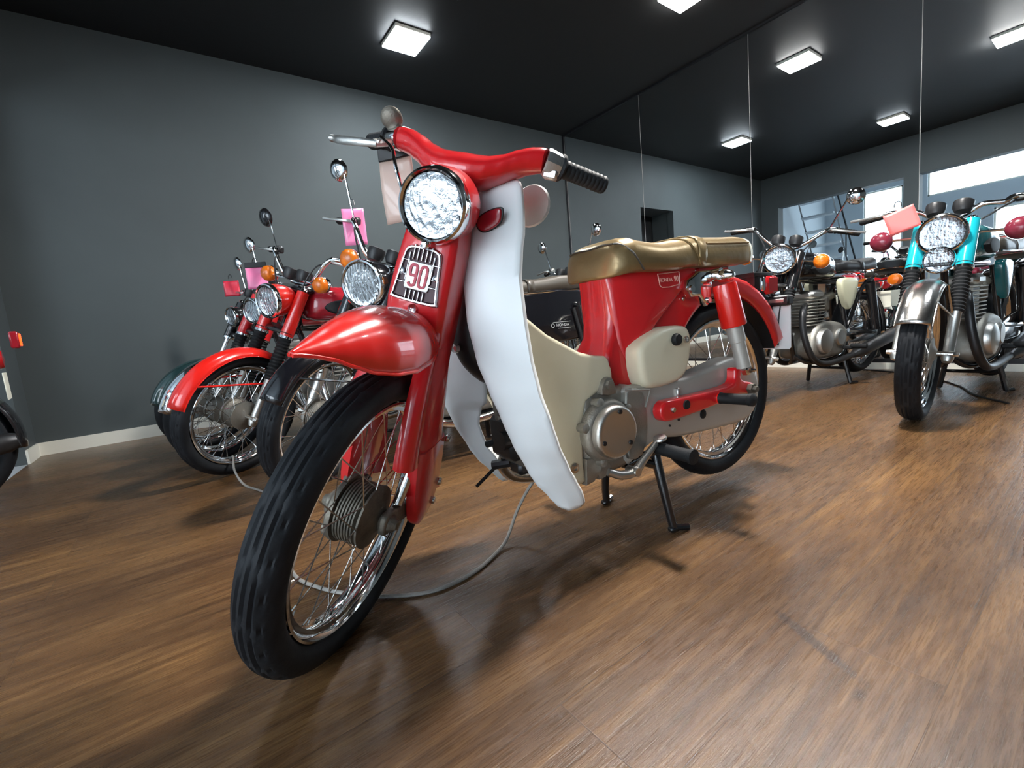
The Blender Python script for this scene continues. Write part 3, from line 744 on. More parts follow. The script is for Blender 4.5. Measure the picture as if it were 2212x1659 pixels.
# raised upper tank panel with crisp lower crease
up_ = [(.688, .714), (.74, .722), (.90, .722), (.985, .718), (1.005, .703), (.975, .676), (.915, .632), (.86, .590), (.79, .530), (.742, .482), (.724, .484), (.710, .515), (.704, .550), (.698, .600), (.692, .660)]
def upf(p):
    f = min(1, max(0, (p.x - .672) / .15)); f = math.sqrt(1 - (1 - f) ** 2)
    return Vector((p.x, p.y * (.22 + .78 * f), p.z))
for s in (-1, 1):
    G().plate(up_, s * .030, s * .091, .010, 5, smooth=3, dome=.004, fn=upf).obj('side_bulge', 'red_paint', bd, angle=60)
for (x, z) in ((.955, .628), (.775, .480)):
    G().lathe([(.0005, .004), (.004, .004), (.006, .002), (.006, 0)], (x, -.078, z), (0, -1, 0), 10).obj('screw', 'worn_chrome', bd)
# badge under the seat
g = G(); b0 = Vector((.872, -.1005, .680))
pts = [(-.043, .016), (-.036, -.014), (-.028, -.019), (.0, -.019), (.040, -.013), (.045, .0), (.042, .021), (-.043, .016)]
g.tube([(b0.x + a, b0.y, b0.z + b) for a, b in pts], .0013, 5); bdg = g.obj('badge_outline', 'pink_print', bd)
text_geo('HONDA', .0145, .0012, lambda v: Vector((b0.x - .013 + v.x, b0.y - v.z, b0.z + .000 + v.y + v.x * .03))).obj('badge_text', 'pink_print', bd)
text_geo('90', .023, .0012, lambda v: Vector((b0.x + .030 + v.x * .8, b0.y - v.z, b0.z + .002 + v.y))).obj('badge_number', 'pink_print', bd)
# --- cream side box with knob and lock
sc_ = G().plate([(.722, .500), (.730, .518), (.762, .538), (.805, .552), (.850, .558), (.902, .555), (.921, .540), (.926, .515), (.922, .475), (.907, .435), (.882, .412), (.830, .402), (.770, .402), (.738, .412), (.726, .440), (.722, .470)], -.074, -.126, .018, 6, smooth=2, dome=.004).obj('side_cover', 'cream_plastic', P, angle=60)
G().lathe([(.0005, .014), (.013, .013), (.016, .009), (.0165, .003), (.0155, 0)], (.848, -.131, .522), (0, -1, 0), 24).obj('cover_knob', 'rubber', sc_)
G().lathe([(.0005, .002), (.003, .002), (.004, .005), (.0085, .005), (.0095, .002), (.0095, 0)], (.893, -.129, .518), (0, -1, 0), 18).obj('cover_lock', 'worn_chrome', sc_)
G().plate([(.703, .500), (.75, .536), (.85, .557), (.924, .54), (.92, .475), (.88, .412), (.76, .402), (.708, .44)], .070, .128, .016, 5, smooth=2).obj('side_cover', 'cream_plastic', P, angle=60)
# --- dual seat
tabs = [(.668, .040, .700, .714), (.671, .062, .696, .735), (.678, .082, .694, .760), (.690, .100, .694, .780), (.708, .113, .697, .792), (.735, .122, .702, .796), (.775, .129, .703, .787), (.83, .132, .702, .782), (.89, .131, .704, .787), (.94, .128, .708, .795), (.975, .127, .710, .801), (1.02, .127, .711, .801), (1.10, .126, .713, .803), (1.19, .124, .715, .807), (1.225, .120, .719, .806), (1.235, .112, .725, .797)]
g = G(); rs = []
for k in range(61):
    x = .668 + (1.235 - .668) * (k / 60) ** 1.3; w, zb, zt = interp(tabs, x); h = zt - zb
    sect = [(0, 0), (.6, 0), (.93, .02), (1.0, .12), (1.01, .3), (.99, .5), (.95, .68), (.86, .84), (.70, .94), (.45, .99), (.2, 1.0), (0, 1.0)]
    r = [Vector((x, w * a, zb + h * b)) for a, b in sect]; r += [Vector((p.x, -p.y, p.z)) for p in r[-2:0:-1]]
    rs.append(r)
g.rings(rs)
seat = g.obj('seat', 'bronze_vinyl', P, angle=70)
def seat_loop(x, lean, r, name, matn, ww=1.012, mini=0., top=1.):
    g = G(); pts = []
    for a, b in [(1.005, .04), (1.02, .3), (1.0, .5), (.96, .69), (.87, .85), (.70, .955), (.45, 1.005), (.2, 1.015), (0, 1.02)]:
        xx = x + lean * (b - .5); w, zb, zt = interp(tabs, xx); pts.append(Vector((xx, w * a, zb + (zt - zb) * b)))
    pts += [Vector((p.x, -p.y, p.z)) for p in pts[-2::-1]]
    g.tube(pts, r, 6, smooth=3, flat=1.); return g.obj(name, matn, seat)
# front nose panel seam, strap and its edges, rear seams
g = G(); pts = []
for x, b in [(.752, .03), (.738, .25), (.724, .5), (.711, .72), (.700, .86), (.692, .93)]:
    w, zb, zt = interp(tabs, x); pts.append(Vector((x, -w * (1.0 if b < .5 else 1.0 - (b - .5) * .42), zb + (zt - zb) * b)))
g.tube(pts, .0026, 6, smooth=4); g.tube([Vector((p.x, -p.y, p.z)) for p in pts], .0026, 6, smooth=4)
g.tube([pts[-1], Vector((.688, -.05, interp(tabs, .688)[2])), Vector((.686, 0, interp(tabs, .686)[2])), Vector((.688, .05, interp(tabs, .688)[2])), Vector((pts[-1].x, -pts[-1].y, pts[-1].z))], .0026, 6, smooth=4)
g.obj('seat_seam', 'brown_vinyl', seat)
for k in range(1):
    rs = []
    for dx in (-.017, -.014, 0, .014, .017):
        pts = []
        for a, b in [(1.0, .03), (1.03, .3), (1.02, .5), (.975, .69), (.885, .86), (.71, .97), (.45, 1.02), (.2, 1.03), (0, 1.035)]:
            xx = .985 + dx + .012 * (b - .5); w, zb, zt = interp(tabs, xx); f = 1.0 if abs(dx) < .016 else .985
            pts.append(Vector((xx, w * a * f, zb + (zt - zb) * (b * f if b > .5 else b))))
        pts += [Vector((p.x, -p.y, p.z)) for p in pts[-2::-1]]
        rs.append(pts)
    G().rings(rs, closed=False).obj('seat_strap', 'bronze_vinyl', seat, solid=.002)
seat_loop(.952, -.05, .0022, 'seat_seam', 'bronze_vinyl'); seat_loop(1.226, .01, .003, 'seat_piping', 'white_card')
g = G(); 
for s in (-1, 1): g.tube([Vector((x, s * interp(tabs, x)[0] * .955, interp(tabs, x)[1] + (interp(tabs, x)[2] - interp(tabs, x)[1]) * .70)) for x in (1.01, 1.06, 1.12, 1.18, 1.222)], .0026, 6)
g.obj('seat_piping', 'bronze_vinyl', seat)
# --- engine
cr = G().plate([(.545, .405), (.580, .418), (.640, .420), (.720, .412), (.745, .34), (.735, .25), (.70, .212), (.62, .205), (.575, .214), (.550, .228), (.540, .30)], -.100, .100, .02, 4, both=True, smooth=2).obj('crankcase', 'cast_grey', P, angle=50)
g = G()
for k in range(9): g.box((.480 - k * .011, 0, .325), (.0045, .118, .112), bev=.002)
g.box((.44, 0, .325), (.12, .08, .08)).obj('cylinder', 'dull_cast', cr)
G().box((.385, 0, .335), (.040, .105, .105), bev=.012).tube([(.375, -.03, .335), (.350, -.03, .335)], .022, 10).tube([(.375, .032, .32), (.36, .06, .31)], .009, 8).obj('cylinder_head', 'dark_metal', cr)
G().tube([(.385, .01, .36), (.385, .01, .395), (.41, .01, .415), (.45, .01, .42)], .018, 12, smooth=4).box((.39, .0, .405), (.05, .055, .045), bev=.008).lathe([(.0005, 0), (.02, 0), (.02, .035), (.0005, .035)], (.385, -.01, .425), (0, 0, 1), 16).obj('carburettor', 'dull_cast', cr)
G().tube([(.41, .05, .285), (.41, .08, .235), (.47, .10, .185), (.62, .12, .16), (.85, .13, .17)], .014, 10, smooth=5).tube([(.85, .13, .17), (.92, .132, .19), (1.35, .14, .26)], [.016, .036, .036], 16).obj('exhaust_pipe', 'worn_chrome', P)
G().box((.435, -.012, .258), (.09, .05, .035), bev=.008).tube([(.40, .02, .262), (.368, .055, .255)], .012, 8).tube([(.375, .045, .255), (.335, .09, .20)], .005, 6).obj('oil_filler_pipe', 'dark_metal', cr)
# round dynamo cover and its grey case
g = G().lathe([(.078, 0), (.080, .010), (.077, .022), (.072, .028), (.066, .030)], (.607, -.098, .322), (0, -1, 0), 40)
for a in (35, 110, 165, 250, 320): g.lathe([(.0005, .0), (.012, 0), (.012, .026), (.006, .030), (.0005, .030)], (.607 + .078 * math.cos(R_(a)), -.096, .322 + .078 * math.sin(R_(a))), (0, -1, 0), 12)
g.obj('side_case', 'cast_grey', cr)
rc_ = G().lathe([(.066, .0), (.0655, .020), (.062, .026), (.057, .028), (.050, .0265), (.0005, .026)], (.607, -.122, .322), (0, -1, 0), 48).obj('dynamo_cover', 'aluminium', cr)
g = G()
for a in (80, 200, 320): g.lathe([(.0005, .004), (.0055, .003), (.006, 0)], (.607 + .050 * math.cos(R_(a)), -.149, .322 + .050 * math.sin(R_(a))), (0, -1, 0), 12)
g.obj('cover_screws', 'dark_metal', rc_)
# upper engine mount bolt and lower-front web of the crankcase
G().plate([(.598, .412), (.604, .44), (.618, .452), (.634, .448), (.642, .43), (.644, .408)], -.070, -.112, .004, 2, smooth=2).lathe([(.0005, .012), (.011, .011), (.012, .0)], (.620, -.110, .434), (0, -1, 0), 6).obj('engine_mount', 'cast_grey', cr)
G().plate([(.540, .262), (.600, .255), (.62, .225), (.600, .203), (.580, .200), (.575, .212), (.560, .200), (.536, .196)], -.072, -.104, .004, 2).obj('case_web', 'cast_grey', cr)
# --- full chain case
cc = G().plate([(.672, .408), (.720, .416), (.80, .416), (.90, .413), (1.00, .424), (1.10, .440), (1.16, .440), (1.215, .420), (1.262, .370), (1.268, .305), (1.24, .255), (1.18, .234), (1.08, .236), (.985, .240), (.87, .248), (.79, .262), (.735, .262), (.70, .225), (.665, .232)], -.060, -.112, .016, 5, smooth=2, dome=.002).obj('chain_case', 'case_paint', P, angle=60)
G().plate([(.672, .404), (.712, .412), (.722, .40), (.74, .385), (.742, .30), (.72, .235), (.67, .235), (.665, .3)], -.10, -.118, .006, 3, smooth=2).obj('sprocket_cover', 'cast_grey', cr, angle=60)
for (x, z, r, mt) in ((.975, .296, .0135, 'rubber'), (.868, .300, .004, 'dark_metal'), (.83, .290, .003, 'dark_metal')):
    G().lathe([(.0005, .003), (r * .8, .003), (r, .001), (r, -.002)], (x, -.1145, z), (0, -1, 0), 18).obj('inspection_plug', mt, cc)
G().box((.867, -.116, .375), (.012, .012, .028), bev=.003).obj('case_clip', 'aluminium', cc)
G().tube([(.66, -.128, .415), (.75, -.122, .402), (.73, -.124, .36)], .003, 6).obj('case_seam', 'cast_grey', cr)
# --- red swing arms
def swing(s):
    y0, y1 = s * .118, s * .146
    g = G().plate([(.765, .352), (.782, .366), (.810, .368), (.90, .366), (1.0, .366), (1.075, .372), (1.088, .395), (1.089, .412), (1.104, .416), (1.122, .410), (1.118, .385), (1.134, .372), (1.172, .362), (1.186, .352), (1.182, .338), (1.150, .330), (1.104, .336), (1.045, .326), (.97, .320), (.88, .314), (.80, .312), (.775, .318), (.764, .334)], y0, y1, .008, 4, smooth=2)
    o = g.obj('swing_arm', 'red_paint', P, angle=60)
    G().lathe([(.0005, .008), (.006, .008), (.0075, .006), (.0075, 0)], (.805, y1, .342), (0, s, 0), 6).obj('bolt', 'worn_chrome', o)
    G().lathe([(.0005, .005), (.012, .004), (.013, 0)], (.862, y1, .346), (0, s, 0), 16).obj('rubber_plug', 'rubber', o)
    G().lathe([(.0005, .026), (.009, .025), (.009, .014), (.016, .014), (.016, 0)], (1.155, y1, .345), (0, s, 0), 6).obj('axle_nut', 'dull_cast', o)
    # passenger peg
    G().lathe([(.0005, 0), (.015, 0), (.017, .004), (.0155, .008), (.0155, .085), (.0175, .087), (.0175, .097), (.012, .102), (.0005, .103)], (1.008, y1, .340), (0.02, s, 0.03), 16).obj('passenger_peg', 'rubber', o)
    G().tube([(1.008, y1 - s * .006, .340), (1.008, y1 + s * .004, .340)], .017, 12).obj('peg_mount', 'bright_red_paint', o)
for s in (-1, 1): swing(s)
# --- rear shocks
for s in (-1, 1):
    T = Vector((1.060, s * .130, .688)); B = Vector((1.112, s * .158, .408)); d = B - T
    o = G().tube([T + d * .10, T + d * .13, T + d * .52, T + d * .535], [.030, .0325, .0355, .034], 22).obj('shock_cover', 'bright_red_paint', P)
    G().tube([T + d * .50, T + d * .70, T + d * .705, T + d * .97], [.0235, .0235, .020, .0205], 16).obj('shock_body', 'case_paint', o)
    G().lathe([(.0005, .03), (.008, .028), (.014, .018), (.018, .004), (.018, -.012), (.0005, -.014)], T + Vector((0, s * .008, -.006)), (0, s, 0), 14).tube([T + Vector((-.005, -s * .04, -.002)), T], .018, 12).obj('shock_top_mount', 'chrome', o)
    G().lathe([(.0005, .036), (.003, .034), (.0085, .022), (.0085, .014), (.016, .013), (.017, 0), (.0005, -.01)], B + Vector((0, s * .0, 0)), (0, s, 0), 6).obj('shock_nut', 'chrome', o)
    # chrome bracket plate
    G().plate([(.930, .655), (.938, .676), (.985, .700), (1.04, .702), (1.045, .665), (1.035, .612), (1.020, .602), (1.006, .612), (.985, .632), (.952, .630)], s * .088, s * .112, .006, 3, both=True, smooth=1).lathe([(.0005, .006), (.008, .006), (.009, 0)], (1.021, s * .112, .618), (0, s, 0), 10).lathe([(.0005, .006), (.010, .006), (.011, 0)], (.948, s * .112, .652), (0, s, 0), 10).obj('rear_bracket', 'chrome', P)
G().box((1.10, 0, .706), (.16, .16, .03), bev=.01).obj('seat_base', 'red_paint', P)
# --- tail lamp, plate bracket, number-plate back
tb = G().plate([(1.395, .690), (1.440, .690), (1.450, .665), (1.470, .625), (1.512, .600), (1.512, .555), (1.480, .555), (1.452, .595), (1.420, .630), (1.395, .655)], -.030, .030, .006, 2, both=True).plate([(1.385, .700), (1.50, .698), (1.505, .688), (1.385, .685)], -.035, .035, .003, 2, both=True).obj('tail_bracket', 'black_plastic', P)
G().box((1.485, 0, .655), (.07, .088, .062), bev=.008).obj('tail_lamp', 'red_lens', tb); 
G().box((1.443, 0, .660), (.022, .074, .05), bev=.004).obj('lamp_base', 'chrome', tb)
nb = G().box((1.50, -.02, .597), (.035, .15, .036), bev=.006).obj('plate_holder', 'black_plastic', tb)
G().box((1.4815, -.055, .597), (.004, .05, .012), bev=.001).obj('holder_label', 'aluminium', nb)
npg = G().plate([(-.078, .585), (.078, .585), (.068, .432), (.062, .426), (-.062, .426), (-.068, .432)], 0, .003, .001, 1)
npg.v = [Vector((1.505 + v.y + (.585 - v.z) * .12, v.x - .012, v.z)) for v in npg.v]
npp = npg.obj('number_plate', 'white_plastic', tb)
G().tube([(1.500, -.060, .590), (1.503, -.050, .53), (1.514, -.042, .455), (1.516, -.040, .44)], .0022, 6, smooth=4).lathe([(.0005, .004), (.004, .003), (.004, 0)], (1.514, -.04, .445), (-1, 0, 0), 8).obj('lamp_wire', 'black_plastic', npp)
# --- centre stand, pegs, pedals
stp = [(.795, -.085, .235), (.790, -.10, .19), (.800, -.125, .055), (.806, -.130, .014)]
g = G()
for s in (-1, 1):
    g.tube([(a, s * -b, c) for a, b, c in stp], [.014, .014, .012, .012], 10)
    g.tube([(.800, s * .128, .012), (.845, s * .150, .009)], .009, 8)
    g.box((.806, s * .131, .010), (.034, .022, .018), bev=.006)
g.tube([(.79, -.10, .185), (.79, .10, .185)], .012, 10).tube([(.76, -.09, .205), (.76, .09, .205)], .011, 10)
g.tube([(.79, -.10, .185), (.72, -.07, .215), (.70, 0, .22)], .010, 8).tube([(.79, .10, .185), (.72, .07, .215), (.70, 0, .22)], .010, 8)
g.obj('centre_stand', 'black_paint', P)
g = G().tube([(.70, -.08, .205), (.745, -.115, .232), (.755, -.13, .248)], .012, 10, smooth=4).tube([(.70, .08, .205), (.745, .115, .232), (.755, .13, .248)], .012, 10, smooth=4).tube([(.70, -.08, .205), (.70, .08, .205)], .012, 10)
fb = g.obj('footrest_bar', 'black_paint', P)
for s in (-1, 1):
    G().lathe([(.0005, 0), (.0145, 0), (.017, .003), (.0165, .01), (.0165, .100), (.019, .102), (.019, .112), (.0005, .114)], (.752, s * .135, .249), (.0, s, -.02), 12).obj('footpeg', 'rubber', fb)
G().tube([(.585, -.128, .225), (.615, -.140, .212), (.655, -.146, .212), (.690, -.146, .235), (.735, -.148, .268)], [.010, .011, .012, .010, .008], 10, smooth=5).lathe([(.0005, -.018), (.011, -.018), (.012, 0), (.011, .018), (.0005, .018)], (.655, -.142, .213), (0, 1, 0), 12).lathe([(.0005, -.006), (.016, -.004), (.018, .0), (.016, .004), (.0005, .006)], (.748, -.150, .278), (-.3, 0, 1), 16).obj('gear_pedal', 'aluminium', P)
# --- air duct behind the fork
ad = G().tube([(.338, 0, .690), (.326, 0, .675), (.318, 0, .60), (.330, 0, .545), (.362, 0, .505), (.385, 0, .485)], [.030, .042, .047, .047, .042, .030], 18, smooth=5).obj('air_duct', 'black_plastic', P)
G().lathe([(.0005, .01), (.009, .009), (.011, 0)], (.272, -.012, .560), (-1, -.3, 0), 12).obj('duct_clip', 'worn_chrome', ad)
G().tube([(.365, 0, .492), (.378, 0, .470), (.400, 0, .440), (.420, 0, .420)], [.026, .025, .025, .022], 16).obj('intake_pipe', 'cast_grey', ad)
for h in (.468, .452): G().lathe([(.024, -.004), (.0285, -.004), (.0285, .004), (.024, .004)], (.378 + (.468 - h) * .72, 0, h), (.6, 0, -.8), 20, loop=True).obj('hose_clamp', 'white_trim', ad)
# cables at the steering head
G().tube([(.28, .02, .90), (.25, -.045, .84), (.29, -.05, .76), (.34, -.03, .68)], .004, 6, smooth=5).tube([(.29, -.02, .89), (.30, -.06, .83), (.34, -.05, .74), (.36, -.02, .66)], .0035, 6, smooth=5).obj('control_cables', 'black_plastic', P)
# right-hand round mirror head hanging behind the shield, grey back
G().lathe([(.0005, -.022), (.025, -.019), (.042, -.008), (.046, .0), (.043, .004), (.0005, .005)], (.452, -.085, .852), (-.85, -.45, .1), 32).obj('mirror_back', 'tarnished', hb)
G().tube([(.46, -.085, .855), (.47, -.03, .90), (.43, .0, .93)], .004, 8, smooth=4).obj('mirror_stem', 'chrome', hb)
# ---------------------------------------------------------------- ordinary street motorcycles of the row
def moto(name, label, loc, psi, delta, wb=1.30, R=.305, rimr=.245, tank='red_paint', side='red_paint', ear='red_paint', shell='red_paint', fend='red_paint', fendspan=(20, 165), fendw=.052,
         hl=(.26, .84, .080), sig=.033, sigx=.20, barw=.34, barh=1.03, mirrors=(1, -1), gaiter=True, seatm='brown_vinyl', lift=.03, sep=False, slider='aluminium', tyw=.042, frame='black_paint', extra=None, sdx=.10, sdz=0., rearf='chrome', exm='chrome', sigm='amber_lens', clutch=True, detail=True, bowl='bright_bowl'):
    P = empty(name, (loc[0], loc[1], 0), psi, label, 'motorcycle', None)
    S = steer_mat(delta, R_(27), .09)
    tn = math.tan(R_(27))
    def ax(z, off=0.): return tn * (z - R) + off            # fork tube line (through the axle)
    zc = R
    # turned wheel touches the floor: drop the front by the lift given by the steering geometry
    c_t = S @ Vector((0, 0, zc)); nrm = (S.to_3x3() @ Vector((0, 1, 0)))
    low = c_t.z - R * math.sqrt(max(0, 1 - nrm.z ** 2))
    drop = Matrix.Translation((0, 0, -low + .001)) @ S
    S = drop
    fwh = wheel(P, 'front_wheel', (0, 0, zc), R, rimr, tyw, .062, (.070, .036), S, tread='ribbed' if detail else 'plain', nsp=36, sep=sep)
    wheel(P, 'rear_wheel', (wb, 0, R + lift), R, rimr, tyw + .006, .066, (.072, .040), None, tread='plain', nsp=36, sep=False)
    for s in (-1, 1):
        y = s * .088
        sl = G().lathe([(.0005, -.03), (.016, -.028), (.022, -.012), (.022, .0), (.019, .012), (.0195, .05), (.0205, .20), (.024, .205), (.024, .225), (.018, .23)], (ax(zc - .01) + .012, y, zc - .01), (tn, 0, 1), 18).obj('fork_leg', slider, P, S)
        G().tube([(0, s * .03, zc), (0.0, y + s * .02, zc)], .012, 10).lathe([(.0005, .02), (.010, .018), (.013, 0)], (0, y + s * .018, zc), (0, s, 0), 6).obj('axle_end', 'worn_chrome', sl, S)
        if gaiter:
            pr = []
            for k in range(15):
                h = .205 + k * .0165; pr += [(.026, h), (.0315, h + .008)]
            pr.append((.026, .205 + 15 * .0165))
            G().lathe(pr, (ax(zc - .01) + .012, y, zc - .01), (tn, 0, 1), 16).obj('fork_gaiter', 'rubber', sl, S)
        else:
            z0 = .50; G().tube([(ax(z0) + .012, y, z0), (ax(.70) + .012, y, .70)], .0165, 14).obj('fork_tube', 'chrome', sl, S)
        z0, z1 = .672, .885
        o = G().tube([(ax(z0) + .012, y, z0), (ax(z0) + .015, y, z0 + .004), (ax(z1) + .012, y, z1)], [.030, .031, .0285], 16).obj('fork_shroud', ear, P, S)
        G().lathe([(.0005, .012), (.012, .011), (.017, .006), (.020, -.004)], (ax(.895) + .012, y, .895), (tn, 0, 1), 12).obj('fork_cap', 'chrome', o, S)
        G().lathe([(.029, -.008), (.034, -.006), (.034, .006), (.029, .008)], (ax(z0) + .014, y, z0), (tn, 0, 1), 16, loop=True).obj('shroud_ring', 'chrome', o, S)
    G().box((ax(.70) + .035, 0, .695), (.07, .20, .03), bev=.01).box((ax(.89) + .035, 0, .888), (.07, .21, .024), bev=.008).tube([(ax(.70) + .06, 0, .69), (ax(.89) + .06, 0, .90)], .022, 12).obj('triple_clamp', frame, P, S)
    # front mudguard: arc over the tyre, with stays
    a0, a1 = fendspan; rs = []; Rf = R + .022
    for k in range(29):
        a = R_(a0 + (a1 - a0) * k / 28); r = []
        for j in range(13):
            u = (j / 12 - .5) * 2; dr = -.030 * abs(u) ** 2.6
            r.append(Vector((math.cos(a) * (Rf + dr) , fendw * u, zc + math.sin(a) * (Rf + dr))))
        rs.append(r)
    fo = G().rings(rs, closed=False).obj('front_fender', fend, P, S, solid=.002)
    g = G()
    for s in (-1, 1):
        for a in (a1 - 22, a0 + 22):
            p = Vector((math.cos(R_(a)) * (Rf - .028), s * fendw, zc + math.sin(R_(a)) * (Rf - .028)))
            g.tube([p, Vector((ax(.46) + .012, s * .082, .46))], .0045, 6)
        g.tube([r[0 if s < 0 else -1] for r in rs], .003, 6)
    g.obj('fender_stay', fend, fo, S)
    # headlamp, brackets, signals
    hx, hz, hr = hl[0], hl[1], hl[2]
    hx = ax(hz) - .135 if hx is None else hx
    hd = headlamp(P, (hx, 0, hz), hr, hr * 1.9, S, shellm=shell, bowlm=bowl)
    if sig:
        for s in (-1, 1):
            o = G().tube([(hx + sdx, s * hr * .6, hz + sdz), (hx + sdx, s * (sigx - sig * .5), hz + sdz)], .006, 8).obj('signal_stalk', 'chrome', P, S)
            G().lathe([(.0005, -.034), (sig * .6, -.030), (sig * .93, -.016), (sig, .0), (sig, .014), (sig * .96, .016)], (hx + sdx, s * sigx, hz + sdz), (1, 0, 0), 20).obj('signal_lens', sigm, o, S)
            G().lathe([(sig * 1.02, .010), (sig * 1.03, .018), (sig * .9, .034), (sig * .4, .046), (.0005, .048)], (hx + sdx, s * sigx, hz + sdz), (1, 0, 0), 20).obj('signal_body', 'chrome', o, S)
    # gauges
    g = G()
    for s in (-1, 1): g.lathe([(.0005, -.03), (.028, -.028), (.038, -.006), (.038, .022), (.034, .026), (.0005, .022)], (ax(.95) + .02, s * .048, .955), (.45, 0, 1), 20)
    g.obj('instruments', 'black_plastic', P, S)
    # handlebar
    bx0 = ax(.92) + .05
    half = [(bx0, .0, .915), (bx0, .05, .918), (bx0 - .004, .11, .955), (bx0 + .005, .18, barh - .02), (bx0 + .03, .22, barh), (bx0 + .09, barw, barh - .02)]
    for s in (1,):
        pts = [(a, -b, c) for a, b, c in half[::-1]] + half[1:]
        hbo = G().tube(pts, .0115, 10, smooth=5).obj('handlebar', 'chrome', P, S)
    for s in (-1, 1):
        q = Vector((bx0 + .055, s * (barw - .115), barh - .006)); f = Vector((bx0 + .094, s * (barw + .005), barh - .022))
        grip_geo(q, f, .017, 9).obj('grip', 'rubber', hbo, S)
        G().box(q + Vector((-.012, -s * .02, 0)), (.036, .036, .036), bev=.008).obj('switch_housing', 'black_plastic' if detail else 'aluminium', hbo, S)
        if clutch or s > 0:
            G().tube([q + Vector((-.03, -s * .02, -.002)), q + Vector((-.055, s * .02, -.004)), q + Vector((-.04, s * .10, -.010)), q + Vector((-.028, s * .15, -.012))], [.007, .0065, .006, .0075], 8, smooth=4, flat=.7).obj('lever', 'aluminium', hbo, S)
        G().tube([q + Vector((-.02, -s * .03, -.01)), q + Vector((-.09, -s * .08, -.05)), Vector((hx + .12, s * .07, .84)), Vector((hx + .16, s * .05, .70))], .0042, 6, smooth=5).obj('control_cable', 'black_plastic', hbo, S)
    for mi in mirrors:
        s = 1 if mi > 0 else -1; L = abs(mi) * .16
        b0 = Vector((bx0 + .02, s * (barw - .14), barh + .005)); t0 = b0 + Vector((.0, s * .055 * abs(mi), L)); 
        o = G().tube([b0, b0 + Vector((0, s * .01, .03)), t0], .0045, 8, smooth=3).obj('mirror_stem', 'chrome', P, S)
        mc = t0 + Vector((.004, s * .035, .012))
        G().tube([t0, mc], .005, 8).obj('mirror_arm', 'chrome', o, S)
        G().lathe([(.0005, -.018), (.022, -.016), (.041, -.007), (.0465, .002), (.045, .006), (.0005, .006)], mc, (1, 0, .1), 24).obj('mirror_head', 'black_paint' if extra == 'blackmirror' else 'chrome', o, S)
    # tank, seat, covers (body frame)
    tb = [(.355, .030, .760, .800), (.37, .065, .728, .835), (.42, .100, .712, .865), (.50, .122, .705, .880), (.60, .128, .702, .876), (.70, .118, .700, .858), (.77, .098, .702, .835), (.80, .07, .71, .81)]
    rs = []
    for k in range(28):
        x = .355 + .445 * k / 27; w, zb, zt = interp(tb, x)
        rs.append([Vector((x, w * math.copysign(abs(math.cos(a)) ** .62, math.cos(a)), (zb + zt) / 2 + (zt - zb) / 2 * math.copysign(abs(math.sin(a)) ** .75, math.sin(a)))) for a in (2 * PI * j / 28 for j in range(28))])
    tk = G().rings(rs).obj('fuel_tank', tank, P, angle=60)
    G().lathe([(.0005, .022), (.022, .020), (.026, .012), (.026, 0)], (.50, 0, .875), (0, 0, 1), 20).obj('filler_cap', 'chrome', tk)
    for s in (-1, 1): G().plate([(.45, .77), (.50, .735), (.60, .735), (.64, .77), (.60, .80), (.50, .80)], s * .10, s * .131, .008, 3, smooth=2).obj('knee_pad', 'rubber', tk)
    tabq = [(.775, .07, .755, .800), (.80, .105, .745, .818), (.86, .118, .742, .825), (1.0, .122, .742, .815), (1.12, .122, .745, .822), (1.25, .118, .752, .838), (wb + .04, .108, .762, .842), (wb + .07, .085, .775, .83)]
    rs = []
    for k in range(30):
        x = .775 + (wb + .07 - .775) * k / 29; w, zb, zt = interp(tabq, x); h = zt - zb
        r = [Vector((x, w * a, zb + h * b)) for a, b in [(0, 0), (.9, 0), (1, .1), (1, .45), (.95, .72), (.8, .92), (.45, 1), (0, 1)]]; r += [Vector((p.x, -p.y, p.z)) for p in r[-2:0:-1]]; rs.append(r)
    st_ = G().rings(rs).obj('seat', seatm, P, angle=60)
    g = G(); x = 1.05; w, zb, zt = interp(tabq, x)
    g.rings([[Vector((x + dx, w * 1.02 * a, zb + (zt - zb) * 1.04 * b)) for a, b in [(1, 0), (1.01, .45), (.96, .74), (.8, .94), (.45, 1.01), (0, 1.02), (-.45, 1.01), (-.8, .94), (-.96, .74), (-1.01, .45), (-1, 0)]] for dx in (-.02, 0, .02)], closed=False)
    g.obj('seat_strap', seatm, st_, solid=.002)
    g = G(); g.tube([(.80, s_ * .108, .748) for s_ in (-1,)] + [(1.0, -.124, .745), (wb, -.115, .758), (wb + .05, -.09, .77), (wb + .07, 0, .775), (wb + .05, .09, .77), (wb, .115, .758), (1.0, .124, .745), (.80, .108, .748)], .004, 6, smooth=3); g.obj('seat_trim', 'chrome', st_)
    for s in (-1, 1): G().plate([(.80, .70), (.97, .70), (1.0, .66), (.96, .56), (.90, .50), (.86, .52), (.80, .62)], s * .085, s * .122, .014, 4, smooth=3, dome=.006).obj('side_cover', side, P, angle=60)
    # frame, engine
    g = G().tube([(.36, 0, .87), (.31, 0, .70)], .032, 14).tube([(.34, 0, .80), (.55, 0, .72), (.80, 0, .70), (1.05, 0, .70)], .022, 10, smooth=4).tube([(.32, 0, .70), (.37, 0, .50), (.44, 0, .24), (.52, .06, .185), (.82, .09, .20), (.90, .09, .34), (.84, .07, .68)], .015, 10, smooth=4).tube([(.44, 0, .24), (.52, -.06, .185), (.82, -.09, .20), (.90, -.09, .34), (.84, -.07, .68)], .015, 10, smooth=4)
    for s in (-1, 1): g.tube([(.90, s * .09, .36), (1.10, s * .10, .64), (wb + .02, s * .10, .70)], .012, 8, smooth=3).tube([(.90, s * .10, .36), (wb, s * .11, R + lift)], .015, 8)
    g.obj('frame', frame, P)
